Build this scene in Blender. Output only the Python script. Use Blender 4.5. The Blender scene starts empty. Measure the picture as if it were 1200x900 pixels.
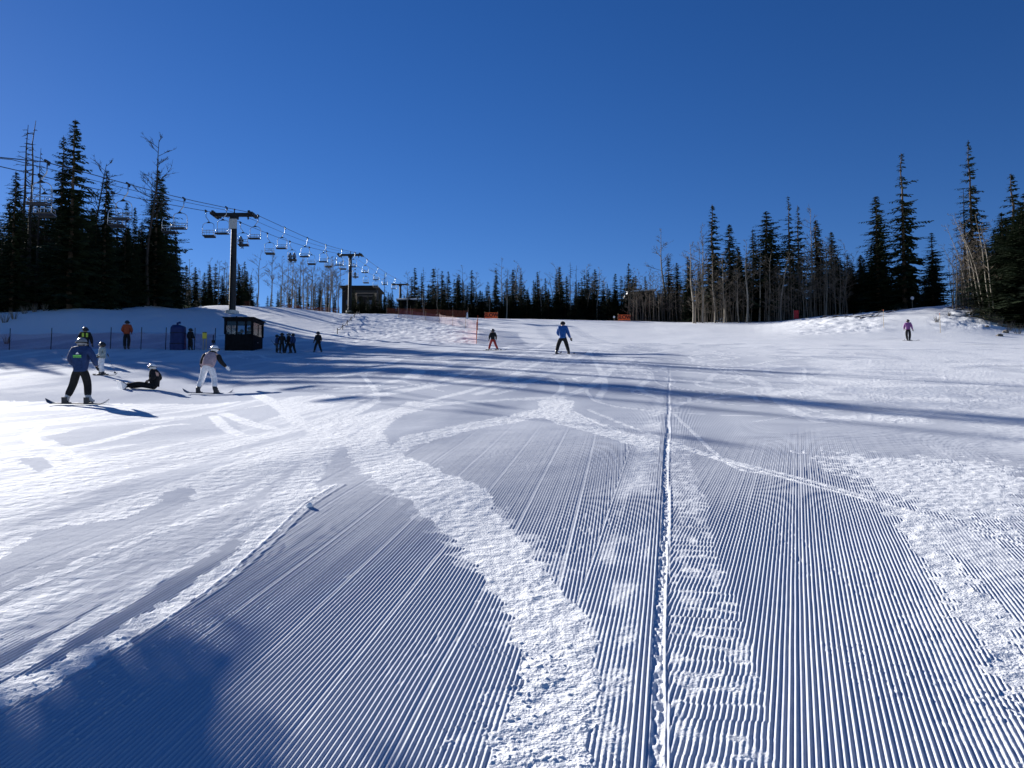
import bpy, bmesh, math, random
import numpy as np
from mathutils import Vector, Matrix

# ------------------------------------------------------------------ camera, sky, sun, exposure
scene = bpy.context.scene
C = scene.collection
R = math.radians
PITCH = R(3.5)
EYE = 1.6
cam_data = bpy.data.cameras.new('camera')
cam_data.sensor_width = 36.0
cam_data.lens = 27.0
cam_data.clip_start = 0.05
cam_data.clip_end = 6000.0
cam = bpy.data.objects.new('camera', cam_data)
cam.location = (0, 0, EYE)
cam.rotation_euler = (math.pi / 2 + PITCH, 0, 0)
C.objects.link(cam)
scene.camera = cam

SUN_AZ, SUN_EL = R(42.0), R(19.5)          # degrees to the left of the view, and above the horizon
sun_dir = Vector((-math.sin(SUN_AZ) * math.cos(SUN_EL), math.cos(SUN_AZ) * math.cos(SUN_EL), math.sin(SUN_EL)))
world = bpy.data.worlds.new('World')
scene.world = world
world.use_nodes = True
wn, wl = world.node_tree.nodes, world.node_tree.links
bg = wn['Background']
sky = wn.new('ShaderNodeTexSky')
sky.sky_type = 'NISHITA'
sky.sun_disc = False
sky.sun_elevation = SUN_EL
sky.sun_rotation = -SUN_AZ
sky.altitude = 2900.0
sky.air_density = 1.0
sky.dust_density = 0.15
sky.ozone_density = 2.6
hs = wn.new('ShaderNodeHueSaturation')
hs.inputs['Saturation'].default_value = 1.28
hs.inputs['Hue'].default_value = 0.514
wl.new(sky.outputs[0], hs.inputs['Color'])
wl.new(hs.outputs[0], bg.inputs[0])
bg.inputs[1].default_value = 0.05
sun_data = bpy.data.lights.new('sun', 'SUN')
sun_data.energy = 5.0
sun_data.angle = R(0.45)
sun_data.color = (1.0, 0.96, 0.9)
sun = bpy.data.objects.new('sun', sun_data)
sun.rotation_euler = (-sun_dir).to_track_quat('-Z', 'Y').to_euler()
sun.location = (0, 0, 60)
C.objects.link(sun)
scene.view_settings.view_transform = 'Standard'
scene.view_settings.look = 'None'
scene.view_settings.exposure = 1.04
scene.view_settings.gamma = 1.0
scene.cycles.max_bounces = 6
scene.cycles.transparent_max_bounces = 8
scene.cycles.use_denoising = True

# ------------------------------------------------------------------ helpers
def tag(o, label=None, cat=None, group=None, kind=None):
    if label: o['label'] = label
    if cat: o['category'] = cat
    if group: o['group'] = group
    if kind: o['kind'] = kind
    return o

def empty(name, loc, rz=0.0):
    o = bpy.data.objects.new(name, None)
    o.empty_display_size = 0.2
    C.objects.link(o)
    o.location = loc
    o.rotation_euler = (0, 0, rz)
    return o

def copy_tree(o, parent=None):
    c = o.copy()
    C.objects.link(c)
    if parent is not None:
        c.parent = parent
    for ch in list(o.children):
        copy_tree(ch, c)
    return c

class MB:
    """collects shapes and links them as one mesh object"""
    def __init__(s):
        s.v, s.f, s.m = [], [], []
        s.mi = 0
    def add(s, vs, fs):
        b = len(s.v)
        s.v.extend([tuple(p) for p in vs])
        s.f.extend([tuple(i + b for i in f) for f in fs])
        s.m.extend([s.mi] * len(fs))
        return s
    def box(s, c, d, rot=None):
        x, y, z = d[0] / 2, d[1] / 2, d[2] / 2
        vs = [Vector(p) for p in ((-x,-y,-z),(x,-y,-z),(x,y,-z),(-x,y,-z),(-x,-y,z),(x,-y,z),(x,y,z),(-x,y,z))]
        if rot is not None: vs = [rot @ p for p in vs]
        c = Vector(c)
        return s.add([p + c for p in vs], [(3,2,1,0),(4,5,6,7),(0,1,5,4),(1,2,6,5),(2,3,7,6),(3,0,4,7)])
    def tube(s, pts, rad, n=8, cap=True):
        pts = [Vector(p) for p in pts]
        if not hasattr(rad, '__len__'): rad = [rad] * len(pts)
        vs, fs = [], []
        up = None
        for i, p in enumerate(pts):
            d = (pts[min(i + 1, len(pts) - 1)] - pts[max(i - 1, 0)])
            d = d.normalized() if d.length > 1e-9 else Vector((0, 0, 1))
            if up is None:
                up = Vector((0, 0, 1)) if abs(d.z) < .9 else Vector((1, 0, 0))
            a = d.cross(up)
            if a.length < 1e-6: a = d.orthogonal()
            a.normalize()
            b = a.cross(d).normalized()
            up = b
            for k in range(n):
                t = 2 * math.pi * k / n
                vs.append(p + (a * math.cos(t) + b * math.sin(t)) * rad[i])
        for i in range(len(pts) - 1):
            for k in range(n):
                fs.append((i*n+k, i*n+(k+1) % n, (i+1)*n+(k+1) % n, (i+1)*n+k))
        if cap:
            fs.append(tuple(range(n - 1, -1, -1)))
            fs.append(tuple(range((len(pts)-1)*n, len(pts)*n)))
        return s.add(vs, fs)
    def sphere(s, c, r, n=10, m=6):
        if not hasattr(r, '__len__'): r = (r, r, r)
        vs, fs = [], []
        for j in range(m + 1):
            ph = math.pi * j / m
            for k in range(n):
                t = 2 * math.pi * k / n
                vs.append((c[0] + r[0]*math.sin(ph)*math.cos(t), c[1] + r[1]*math.sin(ph)*math.sin(t), c[2] + r[2]*math.cos(ph)))
        for j in range(m):
            for k in range(n):
                fs.append((j*n+k, (j+1)*n+k, (j+1)*n+(k+1) % n, j*n+(k+1) % n))
        return s.add(vs, fs)
    def mesh(s, name, mats):
        me = bpy.data.meshes.new(name)
        me.from_pydata(s.v, [], s.f)
        for m in (mats if isinstance(mats, (list, tuple)) else [mats]): me.materials.append(m)
        if s.mi or any(s.m): me.polygons.foreach_set('material_index', s.m)
        me.update()
        return me
    def build(s, name, mats, parent=None, smooth=False, bevel=0.0):
        me = s.mesh(name, mats)
        if bevel:
            bm = bmesh.new(); bm.from_mesh(me)
            bmesh.ops.remove_doubles(bm, verts=bm.verts, dist=1e-5)
            bmesh.ops.bevel(bm, geom=[e for e in bm.edges if e.calc_face_angle(0) > .5], offset=bevel, segments=2, affect='EDGES', profile=.5)
            bm.to_mesh(me); bm.free()
        if smooth: me.shade_smooth()
        o = bpy.data.objects.new(name, me)
        C.objects.link(o)
        if parent is not None: o.parent = parent
        return o

def mat(name, col, rough=.7, metal=0.0, noise=None, spec=.3, bump=0.0, col2=None):
    m = bpy.data.materials.new(name)
    m.use_nodes = True
    nt = m.node_tree; n = nt.nodes; l = nt.links
    p = n['Principled BSDF']
    p.inputs['Roughness'].default_value = rough
    p.inputs['Metallic'].default_value = metal
    p.inputs['Specular IOR Level'].default_value = spec
    c1 = tuple(col) + (1,)
    c2 = tuple(col2) + (1,) if col2 else tuple(min(1, c * 1.35 + .004) for c in col) + (1,)
    tc = n.new('ShaderNodeTexCoord')
    nz = n.new('ShaderNodeTexNoise')
    nz.inputs['Scale'].default_value = noise or 12.0
    nz.inputs['Detail'].default_value = 4
    l.new(tc.outputs['Object'], nz.inputs['Vector'])
    mx = n.new('ShaderNodeMix'); mx.data_type = 'RGBA'
    mx.inputs[6].default_value = c1; mx.inputs[7].default_value = c2
    rp = n.new('ShaderNodeMapRange')
    rp.inputs[1].default_value = .35; rp.inputs[2].default_value = .65
    l.new(nz.outputs['Fac'], rp.inputs[0]); l.new(rp.outputs[0], mx.inputs[0])
    l.new(mx.outputs[2], p.inputs['Base Color'])
    if bump:
        b = n.new('ShaderNodeBump'); b.inputs['Strength'].default_value = bump; b.inputs['Distance'].default_value = .02
        l.new(nz.outputs['Fac'], b.inputs['Height']); l.new(b.outputs[0], p.inputs['Normal'])
    return m

# ------------------------------------------------------------------ the lie of the land
SP, CP = math.sin(PITCH), math.cos(PITCH)
F = 900.0
def ray(px, py):
    """slopes x/y and z/y of the sight line towards a place seen at (px, py) of the 1200 x 900 view"""
    X = (px - 600.0) / F; Z = (450.0 - py) / F
    d = CP - Z * SP
    return X / d, (SP + Z * CP) / d
PLANE = ray(600, 378)[1]
def plane_py(Y): return 378 + 1440.0 / Y
PROFILES = {   # sight bearing -> (distance, height at which the ground is seen) pairs
 -600: [(10,527),(20,476),(30,446),(46,415),(56,376),(62,366)],
 -200: [(10,527),(20,475),(30,445),(46,414),(56,374),(62,364)],
   0: [(10,527),(20,474),(30,444),(40,424),(46,412.5),(52,396),(58,370),(61,364)],
  92: [(10,527),(20.4,473),(30,442),(40,422),(46,411.5),(52,395),(58,367),(62,357.5)],
 160: [(10,527),(21,470),(30,443),(40,421.5),(46,411),(54,390),(62,368),(72,352.5)],
 245: [(10,526),(16,487),(25.5,460),(31,445),(40,421),(46,411.5),(56,393),(76,366),(86,354)],
 330: [(10,524),(15,485),(20,462),(30,438),(40,421),(46,413.5),(60,392),(78,369),(92,357.5)],
 450: [(10,522),(20,451),(30,427),(40,414),(50,405),(70,391),(90,376),(108,365.5)],
 560: [(10,522),(20,450),(30,426),(40,413.5),(60,401),(90,383),(115,371.5)],
 760: [(10,522),(20,450),(30,426),(40,414),(60,402),(90,386),(115,375)],
 900: [(10,522),(20,450),(30,426),(40,414),(60,401),(80,390),(106,375.5)],
 950: [(10,522),(20,450),(30,426),(40,414),(60,400.5),(74,390),(88,376),(98,370)],
 1065:[(10,522),(20,450),(30,426),(40,414),(62,399),(68,392),(78,374),(90,360)],
 1115:[(10,522),(20,450),(30,426),(40,414),(60,400),(67,393),(76,373),(88,354.5)],
 1160:[(10,522),(20,450),(30,426),(40,414),(58,402),(64,396),(76,374),(86,360)],
 1200:[(10,522),(20,450),(30,426),(40,414),(56,404),(62,399),(72,388),(84,374)],
 1420:[(10,522),(20,450),(30,426),(40,414),(56,405),(66,396),(80,382)],
 1900:[(10,522),(20,450),(30,427),(40,416),(56,408),(66,400),(80,390)],
}
YG = np.geomspace(4.0, 3200.0, 440)
_t, _z = [], []
for px in sorted(PROFILES):
    ks = PROFILES[px]
    Y = [3.0, 6.0, 8.0]; Z = [PLANE * 3.0, PLANE * 6.0, PLANE * 8.0]
    for (y, py) in ks:
        Y.append(y); Z.append(EYE + y * ray(px, py)[1])
    sl = (Z[-1] - Z[-2]) / (Y[-1] - Y[-2])
    yl, zl = Y[-1], Z[-1]
    Y += [yl * 1.05, yl * 1.15, yl * 1.5, 3300.0]
    Z += [zl + .25 * sl * yl * .05, zl + .25 * sl * yl * .05 + .1, zl + .3, zl + .3]
    z = np.interp(YG, Y, Z)
    zp = np.pad(z, 6, mode='edge')
    k = np.ones(5) / 5
    z2 = np.convolve(np.convolve(zp, k, 'same'), k, 'same')[6:-6]
    z2[-8:] = z[-8:]
    z2[:6] = z[:6]
    _t.append((px - 600.0) / F); _z.append(z2)
TG = np.linspace(-1.4, 1.45, 240)
_zz = np.array(_z)
ZG = np.empty((len(TG), len(YG)))
for j in range(len(YG)):
    col = np.interp(TG, _t, _zz[:, j])
    cp_ = np.pad(col, 5, mode='edge')
    ZG[:, j] = np.convolve(np.convolve(cp_, np.ones(5)/5, 'same'), np.ones(3)/3, 'same')[5:-5]
LYG = np.log(YG)
def sstep(a, b, x):
    t = np.clip((x - a) / (b - a), 0, 1)
    return t * t * (3 - 2 * t)
def base(x, y):
    x = np.asarray(x, float); y = np.asarray(y, float)
    yy = np.clip(y, 4.01, 3190.0)
    t = np.clip(x / np.maximum(y, 1.0), TG[0], TG[-1] - 1e-6)
    fi = (t - TG[0]) / (TG[1] - TG[0]); i = np.clip(fi.astype(int), 0, len(TG) - 2); fi = fi - i
    fj = (np.log(yy) - LYG[0]) / (LYG[1] - LYG[0]); j = np.clip(fj.astype(int), 0, len(YG) - 2); fj = fj - j
    g = (ZG[i, j]*(1-fi) + ZG[i+1, j]*fi) * (1-fj) + (ZG[i, j+1]*(1-fi) + ZG[i+1, j+1]*fi) * fj
    w = sstep(6.0, 10.0, y)
    return (1 - w) * PLANE * y + w * g
def bz(x, y): return float(base(np.array([x]), np.array([y]))[0])
_ys = np.concatenate([np.linspace(1.2, 30, 1500), np.linspace(30.1, 130, 1000)])
def at(px, py):
    """the point of the ground seen at (px, py)"""
    sx, sz = ray(px, py)
    d = EYE + sz * _ys - base(sx * _ys, _ys)
    k = np.argmax(d < 0)
    if d[k] >= 0: k = len(_ys) - 1
    if k > 0:
        f = d[k-1] / (d[k-1] - d[k] + 1e-12)
        y = _ys[k-1] + (_ys[k] - _ys[k-1]) * f
    else: y = _ys[0]
    return sx * y, y
def spot(px, Y):
    """the point of the ground on bearing px at distance Y"""
    x = (px - 600.0) / F * Y
    return Vector((x, Y, bz(x, Y)))
def seen_z(px, py, Y):
    return EYE + Y * ray(px, py)[1]

def hash2(ix, iy, seed):
    h = (ix.astype(np.int64) * 374761393 + iy.astype(np.int64) * 668265263 + seed * 974711) & 0xffffffff
    h = ((h ^ (h >> 13)) * 1274126177) & 0xffffffff
    h = (h ^ (h >> 16)) & 0xffff
    return h.astype(np.float32) / 32767.5 - 1.0
def vnoise(x, y, seed=0):
    ix = np.floor(x); iy = np.floor(y)
    fx = (x - ix).astype(np.float32); fy = (y - iy).astype(np.float32)
    ix = ix.astype(np.int64); iy = iy.astype(np.int64)
    ux = fx*fx*fx*(fx*(fx*6-15)+10); uy = fy*fy*fy*(fy*(fy*6-15)+10)
    a = hash2(ix, iy, seed); b = hash2(ix+1, iy, seed); c = hash2(ix, iy+1, seed); d = hash2(ix+1, iy+1, seed)
    return (a*(1-ux)+b*ux)*(1-uy) + (c*(1-ux)+d*ux)*uy
# ------------------------------------------------------------------ snow: groomed ribs, chopped tracks, shader
GA = R(11.8)                                     # bearing of the groomer's ribs
UX, UY = math.sin(GA), math.cos(GA)
VX, VY = math.cos(GA), -math.sin(GA)
RIB = 0.024

def gnd_xy(px, py):
    x, y = at(px, py)
    return float(x), float(y)
def ground_poly(pts):
    return np.array([at(*p) for p in pts])
def in_poly(px, py, poly):
    inside = np.zeros(px.shape, bool)
    n = len(poly)
    for i in range(n):
        x1, y1 = poly[i]; x2, y2 = poly[(i + 1) % n]
        if y1 == y2: continue
        c = ((y1 > py) != (y2 > py)) & (px < (x2 - x1) * (py - y1) / (y2 - y1) + x1)
        inside ^= c
    return inside
def smooth_line(pts, n=6):
    P = np.array(pts, float)
    Q = np.vstack([2*P[0]-P[1], P, 2*P[-1]-P[-2]])
    out = []
    for i in range(1, len(Q) - 2):
        for k in range(n):
            t = k / n
            a, b, c, d = Q[i-1], Q[i], Q[i+1], Q[i+2]
            out.append(.5*((2*b)+(-a+c)*t+(2*a-5*b+4*c-d)*t*t+(-a+3*b-3*c+d)*t**3))
    out.append(P[-1])
    return np.array(out)

def build_snow():
    tt = np.arctan(np.linspace(-.72, .72, 1240))
    e = tt[-1]
    side = np.linspace(e, R(80), 90)[1:]
    rear = np.linspace(R(80), R(180), 40)[1:-1]
    th = np.concatenate([-np.array([math.pi]), -rear[::-1], -side[::-1], tt, side, rear])
    px_ = np.concatenate([np.arange(1229/1.8, 1229/13, -.52), np.arange(1229/13, 1229/30, -.72)])
    rr = np.concatenate([np.geomspace(.25, 1.78, 14), 1229/px_, np.arange(30.3, 126, .45), np.geomspace(127, 3100, 42)])
    nt, nr = len(th), len(rr)
    T, RR = np.meshgrid(th, rr)
    x = (RR*np.sin(T)).ravel(); y = (RR*np.cos(T)).ravel(); r = RR.ravel()
    N = len(x)
    z = base(x, y)
    u = x*UX + y*UY; v = x*VX + y*VY
    cell = np.maximum(r/860.0, np.sqrt((r/860.0)*(np.minimum(r*r/1700.0, .5))))
    front = np.abs(T.ravel()) < R(55)
    cell = np.where(front, cell, cell*8)

    # coordinates with a little raggedness for the edges of tracks
    jx = x + .035*vnoise(x*9, y*9, 3) + .02*vnoise(x*24, y*24, 4)
    jy = y + .06*vnoise(x*9, y*9, 5) + .03*vnoise(x*24, y*24, 6)
    chop = np.zeros(N, np.float32)       # 1 = loose, skied-up snow;  0 = groomed ribs
    dz = np.zeros(N, np.float32)

    def fill(pts, val, mode='max', jit=1.0):
        P = ground_poly(pts)
        lo, hi = P.min(0) - .3, P.max(0) + .3
        sel = np.nonzero((x > lo[0]) & (x < hi[0]) & (y > lo[1]) & (y < hi[1]))[0]
        ins = in_poly(x[sel] + (jx[sel]-x[sel])*jit, y[sel] + (jy[sel]-y[sel])*jit, P)
        s = sel[ins]
        if mode == 'max': chop[s] = np.maximum(chop[s], val)
        else: chop[s] = val
    def stroke(pts, hw, val=1.0, depth=0.0, berm=0.0, ground=False, soft=.35):
        P = smooth_line(pts if ground else ground_poly(pts))
        if not hasattr(hw, '__len__'): hw = [hw, hw]
        W = np.interp(np.linspace(0, 1, len(P)), np.linspace(0, 1, len(hw)), hw)
        m = max(hw)*2.2 + .1
        lo, hi = P.min(0) - m, P.max(0) + m
        sel = np.nonzero((x > lo[0]) & (x < hi[0]) & (y > lo[1]) & (y < hi[1]))[0]
        if not len(sel): return
        X, Y = x[sel] + (jx[sel]-x[sel])*min(1, max(hw)*4), y[sel] + (jy[sel]-y[sel])*min(1, max(hw)*4)
        best = np.full(len(sel), 9.0)
        for i in range(len(P) - 1):
            a, d = P[i], P[i+1] - P[i]
            L2 = d @ d + 1e-12
            t = np.clip(((X-a[0])*d[0] + (Y-a[1])*d[1]) / L2, 0, 1)
            q = np.hypot(X - a[0] - t*d[0], Y - a[1] - t*d[1]) / (W[i] + (W[i+1]-W[i])*t)
            np.minimum(best, q, out=best)
        k = 1 - sstep(1 - soft, 1 + soft*.3, best)
        chop[sel] = np.maximum(chop[sel], val*k)
        if depth: dz[sel] -= depth*k
        if berm: dz[sel] += berm*np.exp(-((best-1.15)/.3)**2)

    n1 = vnoise(u*.22, v*.8, 11) + .5*vnoise(u*.6, v*1.9, 12) + .25*vnoise(u*1.4, v*4, 13)
    # ground farther up is skied over more and more
    far = sstep(12, 24, r)
    right = sstep(1.5, 5.5, v)
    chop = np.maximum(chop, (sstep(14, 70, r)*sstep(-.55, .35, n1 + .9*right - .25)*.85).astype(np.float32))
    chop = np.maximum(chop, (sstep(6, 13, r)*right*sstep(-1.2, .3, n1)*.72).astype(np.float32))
    glare_patch = vnoise(u*.34 + 3, v*.3, 91) + .6*vnoise(u*1.1, v*.8, 92)  # bright patches: sunlit glare painted with the pale loose-snow colour
    chop = np.maximum(chop, (sstep(.42, .62, glare_patch)*sstep(9, 15, r)*(1 - sstep(75, 90, r))*sstep(.5, 3, v)).astype(np.float32))
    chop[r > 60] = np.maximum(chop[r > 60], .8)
    # the two big snowboard swaths in the middle
    fill([(478,470),(440,492),(412,512),(407,530),(416,548),(448,570),(490,598),(525,628),(560,668),(585,700),(603,740),(612,790),(600,840),(566,900),(540,960),
          (700,960),(692,880),(698,830),(700,780),(692,735),(668,700),(640,668),(610,630),(580,598),(577,582),(555,568),(520,555),(500,545),(470,532),(455,520),(448,505),(465,490),(500,478),(520,470)], 1.0)
    fill([(400,540),(440,572),(500,608),(560,675),(600,745),(600,800),(560,860),(520,960),(720,960),(712,880),(716,800),(706,730),(680,690),(640,650),(600,606),(560,572),(500,548)], .3, jit=3.5)
    fill([(455,528),(470,513),(530,499),(590,487),(638,477),(642,487),(560,503),(490,521),(470,533)], .95)
    fill([(630,470),(650,464),(672,470),(669,482),(700,492),(740,508),(792,523),(792,532),(735,520),(690,506),(650,496),(634,486)], .95)
    # the chopped area on the left
    streak = vnoise(u*.42, v*4.2, 14) + .6*vnoise(u*.9, v*9, 15) + .5*vnoise(u*.3, v*1.3, 16)
    keep0 = chop.copy()
    fill([(-60,468),(380,462),(420,470),(398,496),(382,520),(364,540),(360,555),(354,577),(398,567),(362,590),(322,624),(300,612),(240,640),(180,664),(120,690),(60,718),(-60,770)], 2.0, jit=1.5)
    chop = np.where(chop > 1.5, np.maximum(keep0*0, .30 + .65*sstep(-.7, .35, streak)), chop).astype(np.float32)
    fill([(-60,720),(60,710),(180,660),(250,636),(300,606),(268,630),(180,678),(90,722),(0,764),(-60,790)], .38, jit=3)
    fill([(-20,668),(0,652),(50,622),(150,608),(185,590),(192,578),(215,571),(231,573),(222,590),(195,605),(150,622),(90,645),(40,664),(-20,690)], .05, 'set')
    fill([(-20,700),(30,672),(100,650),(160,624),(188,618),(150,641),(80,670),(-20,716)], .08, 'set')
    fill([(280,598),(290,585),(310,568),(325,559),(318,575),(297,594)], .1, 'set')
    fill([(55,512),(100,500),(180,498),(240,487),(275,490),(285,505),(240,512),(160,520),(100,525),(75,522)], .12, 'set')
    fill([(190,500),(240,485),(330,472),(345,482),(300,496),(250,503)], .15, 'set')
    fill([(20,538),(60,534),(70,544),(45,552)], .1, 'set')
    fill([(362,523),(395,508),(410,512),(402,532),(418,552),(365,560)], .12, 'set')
    # the narrow track cutting across the lower left
    fill([(-40,822),(0,801),(60,775),(130,738),(200,700),(262,655),(315,613),(345,595),(380,572),(400,567),(360,590),(320,626),(270,670),(205,717),(120,768),(50,808),(0,830),(-40,850)], 1.0)
    stroke([(0,833),(50,811),(120,771),(205,720),(270,673),(320,629),(362,592),(398,569)], [.02,.04], 0, 0, .006, soft=.2)
    stroke([(300,628),(335,600),(356,568),(374,535),(402,506),(446,487)], [.10,.14,.2,.24], .95)
    stroke([(0,790),(110,722),(230,648),(318,592),(360,545),(395,500)], [.06,.09,.12], .85)
    stroke([(0,700),(140,640),(270,590),(340,540),(380,500),(440,470)], [.05,.1,.16], .9)
    # skied tracks higher up
    stroke([(372,474),(450,461),(520,451),(600,441),(652,436)], [.30,.22])
    stroke([(380,502),(425,488),(480,477),(560,470),(642,466)], [.28,.2])
    stroke([(395,441),(420,437),(460,429),(490,432),(480,443),(440,451),(400,455)], [.18,.3])
    stroke([(425,440),(441,460),(434,475),(405,490)], .08)
    stroke([(600,456),(640,443),(656,448),(658,457),(648,466)], .07)
    stroke([(410,522),(360,500),(345,492),(330,478),(300,462)], .18)
    stroke([(250,487),(262,500),(285,512)], .12); stroke([(262,484),(290,496),(318,503)], .14)
    stroke([(35,508),(42,520),(66,524),(120,517),(180,502),(215,498)], .14)
    stroke([(36,508),(60,494),(100,490)], .08); stroke([(70,526),(100,540),(108,545)], .1)
    stroke([(0,535),(50,533),(70,545),(68,560),(50,578)], .08)
    for a, b, w in (((370,440),(470,420),.2),((420,470),(560,428),.14),((500,470),(640,420),.14),((560,462),(700,408),.16),((520,440),(640,402),.2),((470,432),(600,405),.2),((640,470),(720,430),.15),((700,470),(690,410),.1)):
        c = ((a[0]+b[0])/2 + 12, (a[1]+b[1])/2 + 3)
        stroke([a, c, b], w, .9)
    stroke([(671,482),(720,505),(780,520),(860,543),(960,570),(1060,597),(1210,641)], [.05,.028], depth=.003, berm=.004)
    stroke([(690,480),(760,508),(840,535),(940,560),(1010,580)], .05, .9)
    stroke([(790,485),(850,540),(900,555)], .035, .9)
    rt = random.Random(77)
    for i in range(105):
        px0 = rt.uniform(330, 1260); py0 = rt.uniform(396, 500)
        if px0 < 760 and py0 > 462: continue
        ax, ay = gnd_xy(px0, py0); hd = rt.gauss(.15, .45); A = rt.uniform(.3, 1.8); wl_ = rt.uniform(7, 16); n_ = 14
        L = rt.uniform(10, 34); p0 = rt.uniform(0, 6.28)
        q = []
        for k in range(n_):
            t = k/(n_ - 1)*L; o_ = A*math.sin(p0 + t*6.283/wl_)
            q.append((ax + math.sin(hd)*t + math.cos(hd)*o_, ay + math.cos(hd)*t - math.sin(hd)*o_))
        hw = rt.choice((.04, .05, .06, .09, .14, .2))
        stroke(q, [hw*rt.uniform(.5, 1), hw], rt.uniform(.7, 1), 0, .003 if hw < .1 else 0, ground=True)
    # right hand rough ground
    fill([(960,530),(1210,548),(1210,645),(1130,612),(1060,588),(1015,570),(985,548)], .9, jit=9)
    fill([(1000,575),(1075,602),(1120,612),(1210,660),(1210,690),(1100,640),(1040,605)], .55, jit=4)
    fill([(1042,596),(1082,602),(1122,660),(1172,722),(1210,765),(1210,850),(1150,765),(1108,702),(1068,642)], .95, jit=2)
    fill([(1110,630),(1210,680),(1210,770),(1160,700)], .35, jit=3)
    fill([(1060,640),(1100,700),(1150,780),(1210,880),(1210,960),(1130,860),(1080,740)], .3, jit=3)
    # the beaten-up strip left of the seam, the seam itself and the scuffed pass on its right
    nh = vnoise(u*.9, v*3, 21) + .6*vnoise(u*4, v*9, 22)
    strip = sstep(-.75, -.5, v - .02*u)*(1 - sstep(-.19, -.17, v))
    chop = np.maximum(chop, (strip*sstep(-.6, .9, nh)*.75).astype(np.float32))
    wob = v + .012*vnoise(u*.7, u*0, 31) + .004*vnoise(u*4, u*0, 32)
    seam = sstep(-.105, -.098, wob)*(1 - sstep(-.052, -.045, wob))
    bermk = np.exp(-((wob + .036)/.009)**2)
    clean = (sstep(-.175, -.17, v))*(1 - sstep(-.105, -.1, v))
    chop = np.maximum(chop*(1 - clean*(r < 12)), seam*.55*sstep(30, 14, r)).astype(np.float32)
    nearf = 1 - sstep(18, 34, r)
    dz -= ((.007 + .007*vnoise(u*24, v*60, 38))*seam*nearf).astype(np.float32)
    dz += (.0025*bermk*nearf).astype(np.float32)
    vb = .46 - .028*u + .03*vnoise(u*3, u*0 + 7, 33)
    scuff = sstep(-.03, 0, wob)*(1 - sstep(vb - .02, vb + .02, v))*(1 - sstep(10, 15, r))
    band = .5 + .5*np.cos(2*math.pi*(u + .03*vnoise(u*2, v*9, 35))/.135)
    cband = sstep(.62, .95, band)
    row = np.floor((u + .03*vnoise(u*2, v*9, 35))/.135)
    shift = hash2(row.astype(np.int64), row.astype(np.int64)*0, 41)*.006
    chop = np.maximum(chop, (scuff*(.10 + .6*cband*sstep(-.3, .5, vnoise(u*7, v*13, 37)) + .45*sstep(.0, .8, vnoise(u*9, v*16, 36)))).astype(np.float32))
    chop = np.clip(chop, 0, 1)

    # rib height, faded where a rib is finer than the mesh; three passes of the groomer with slightly different headings
    def cross(deg): return x*math.cos(R(deg)) - y*math.sin(R(deg)) + .05*(y/10)**2
    vp = np.where(v < -.55, cross(8.7), np.where(wob < -.03, v, cross(20.2) - .09*(y/10)**2))
    ph = vp + scuff*shift + .0012*vnoise(u*2.2, v*4, 51)
    cyc = ph/RIB
    rib = (.5 + .5*np.cos(2*math.pi*cyc))**.85
    lane = np.mod(np.floor(cyc + .5), 18)
    gain = np.where((lane == 0) & (v < -.55), .6, 1.0)*(1 + .12*hash2(np.floor(cyc + .5).astype(np.int64), np.zeros(N, np.int64), 52))
    bite = 1 - .5*sstep(.45, .9, vnoise(u*14, v*40, 53))*sstep(.3, .8, vnoise(u*1.1, v*2.5, 54))
    keep = (1 - chop)**1.5
    skew = np.abs(np.sin(T.ravel() - np.where(v < -.55, R(8.7), np.where(wob < -.03, GA, R(20.2)))))*(r*r*.52/1229)/RIB
    wg = (1 - sstep(9, 15, r))*(1 - sstep(.42, .75, skew))
    amp = .0078*gain*bite*keep
    z = z + rib*amp*wg - .0045*wg*keep
    # loose snow: every wavelength the mesh can carry
    for k, (L, s) in enumerate(((.011,.12),(.022,.078),(.045,.045),(.09,.024),(.18,.018),(.4,.014),(.9,.012),(2.1,.010))):
        w = sstep(1.6, 3.2, L/cell)
        if not (w > 0).any(): continue
        nz = vnoise(x/L + 17*k, y/L*.8 - 9*k, 60 + k)
        if L < .08: nz = nz + .35*np.abs(nz)
        a = s*L*(chop + .035 if L < .15 else .25 + .5*chop if L < .3 else .6)
        z = z + w*a*nz
    for L, hgt, sd in ((.015, .0022, 75), (.030, .0019, 76)):
        w = sstep(1.8, 3.4, L/cell)
        cr_ = sstep(.15, .55, vnoise(x/L, y/L*.85, sd))*sstep(-.6, .3, vnoise(x*5.1, y*3.2, sd + 10))
        z = z + w*hgt*cr_*sstep(.35, .8, chop)
    # stray crumbs on the clean ribs
    w = sstep(1.8, 3.4, .022/cell)
    z = z + w*.0045*sstep(.62, .85, vnoise(x/.022, y/.02, 78))*sstep(.15, .7, vnoise(x*1.7, y*1.1, 79) + .4*vnoise(x*6, y*5, 80))
    nz = vnoise(x/5.2, y/6.5, 71) + .5*vnoise(x/2.4, y/3.4, 72)
    z = z + sstep(8, 22, r)*.024*nz
    st = vnoise(x/1.6 + y*.2, y/.42, 73) + .5*vnoise(x/.7 - y*.15, y/.22, 74)
    z = z + sstep(6, 12, r)*(1 - sstep(45, 70, r))*np.where(v < -1.5, .0025, .0045)*st
    # churned banks: foot of the left bank, berm by the net, mound on the right
    B = lambda a, b, lo, hi: sstep(a - 2, a + 2, y)*(1 - sstep(b - 3, b + 3, y))*sstep(lo - .03, lo + .03, x/np.maximum(y, 1))*(1 - sstep(hi - .03, hi + .03, x/np.maximum(y, 1)))
    lump = 1.0*B(52, 106, -.24, -.04) + 1.1*B(70, 98, .37, .49) + .5*B(44, 50, -.7, -.2) + 1.4*B(70, 96, .56, .66) + .5*B(56, 80, -.7, -.3)
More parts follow.
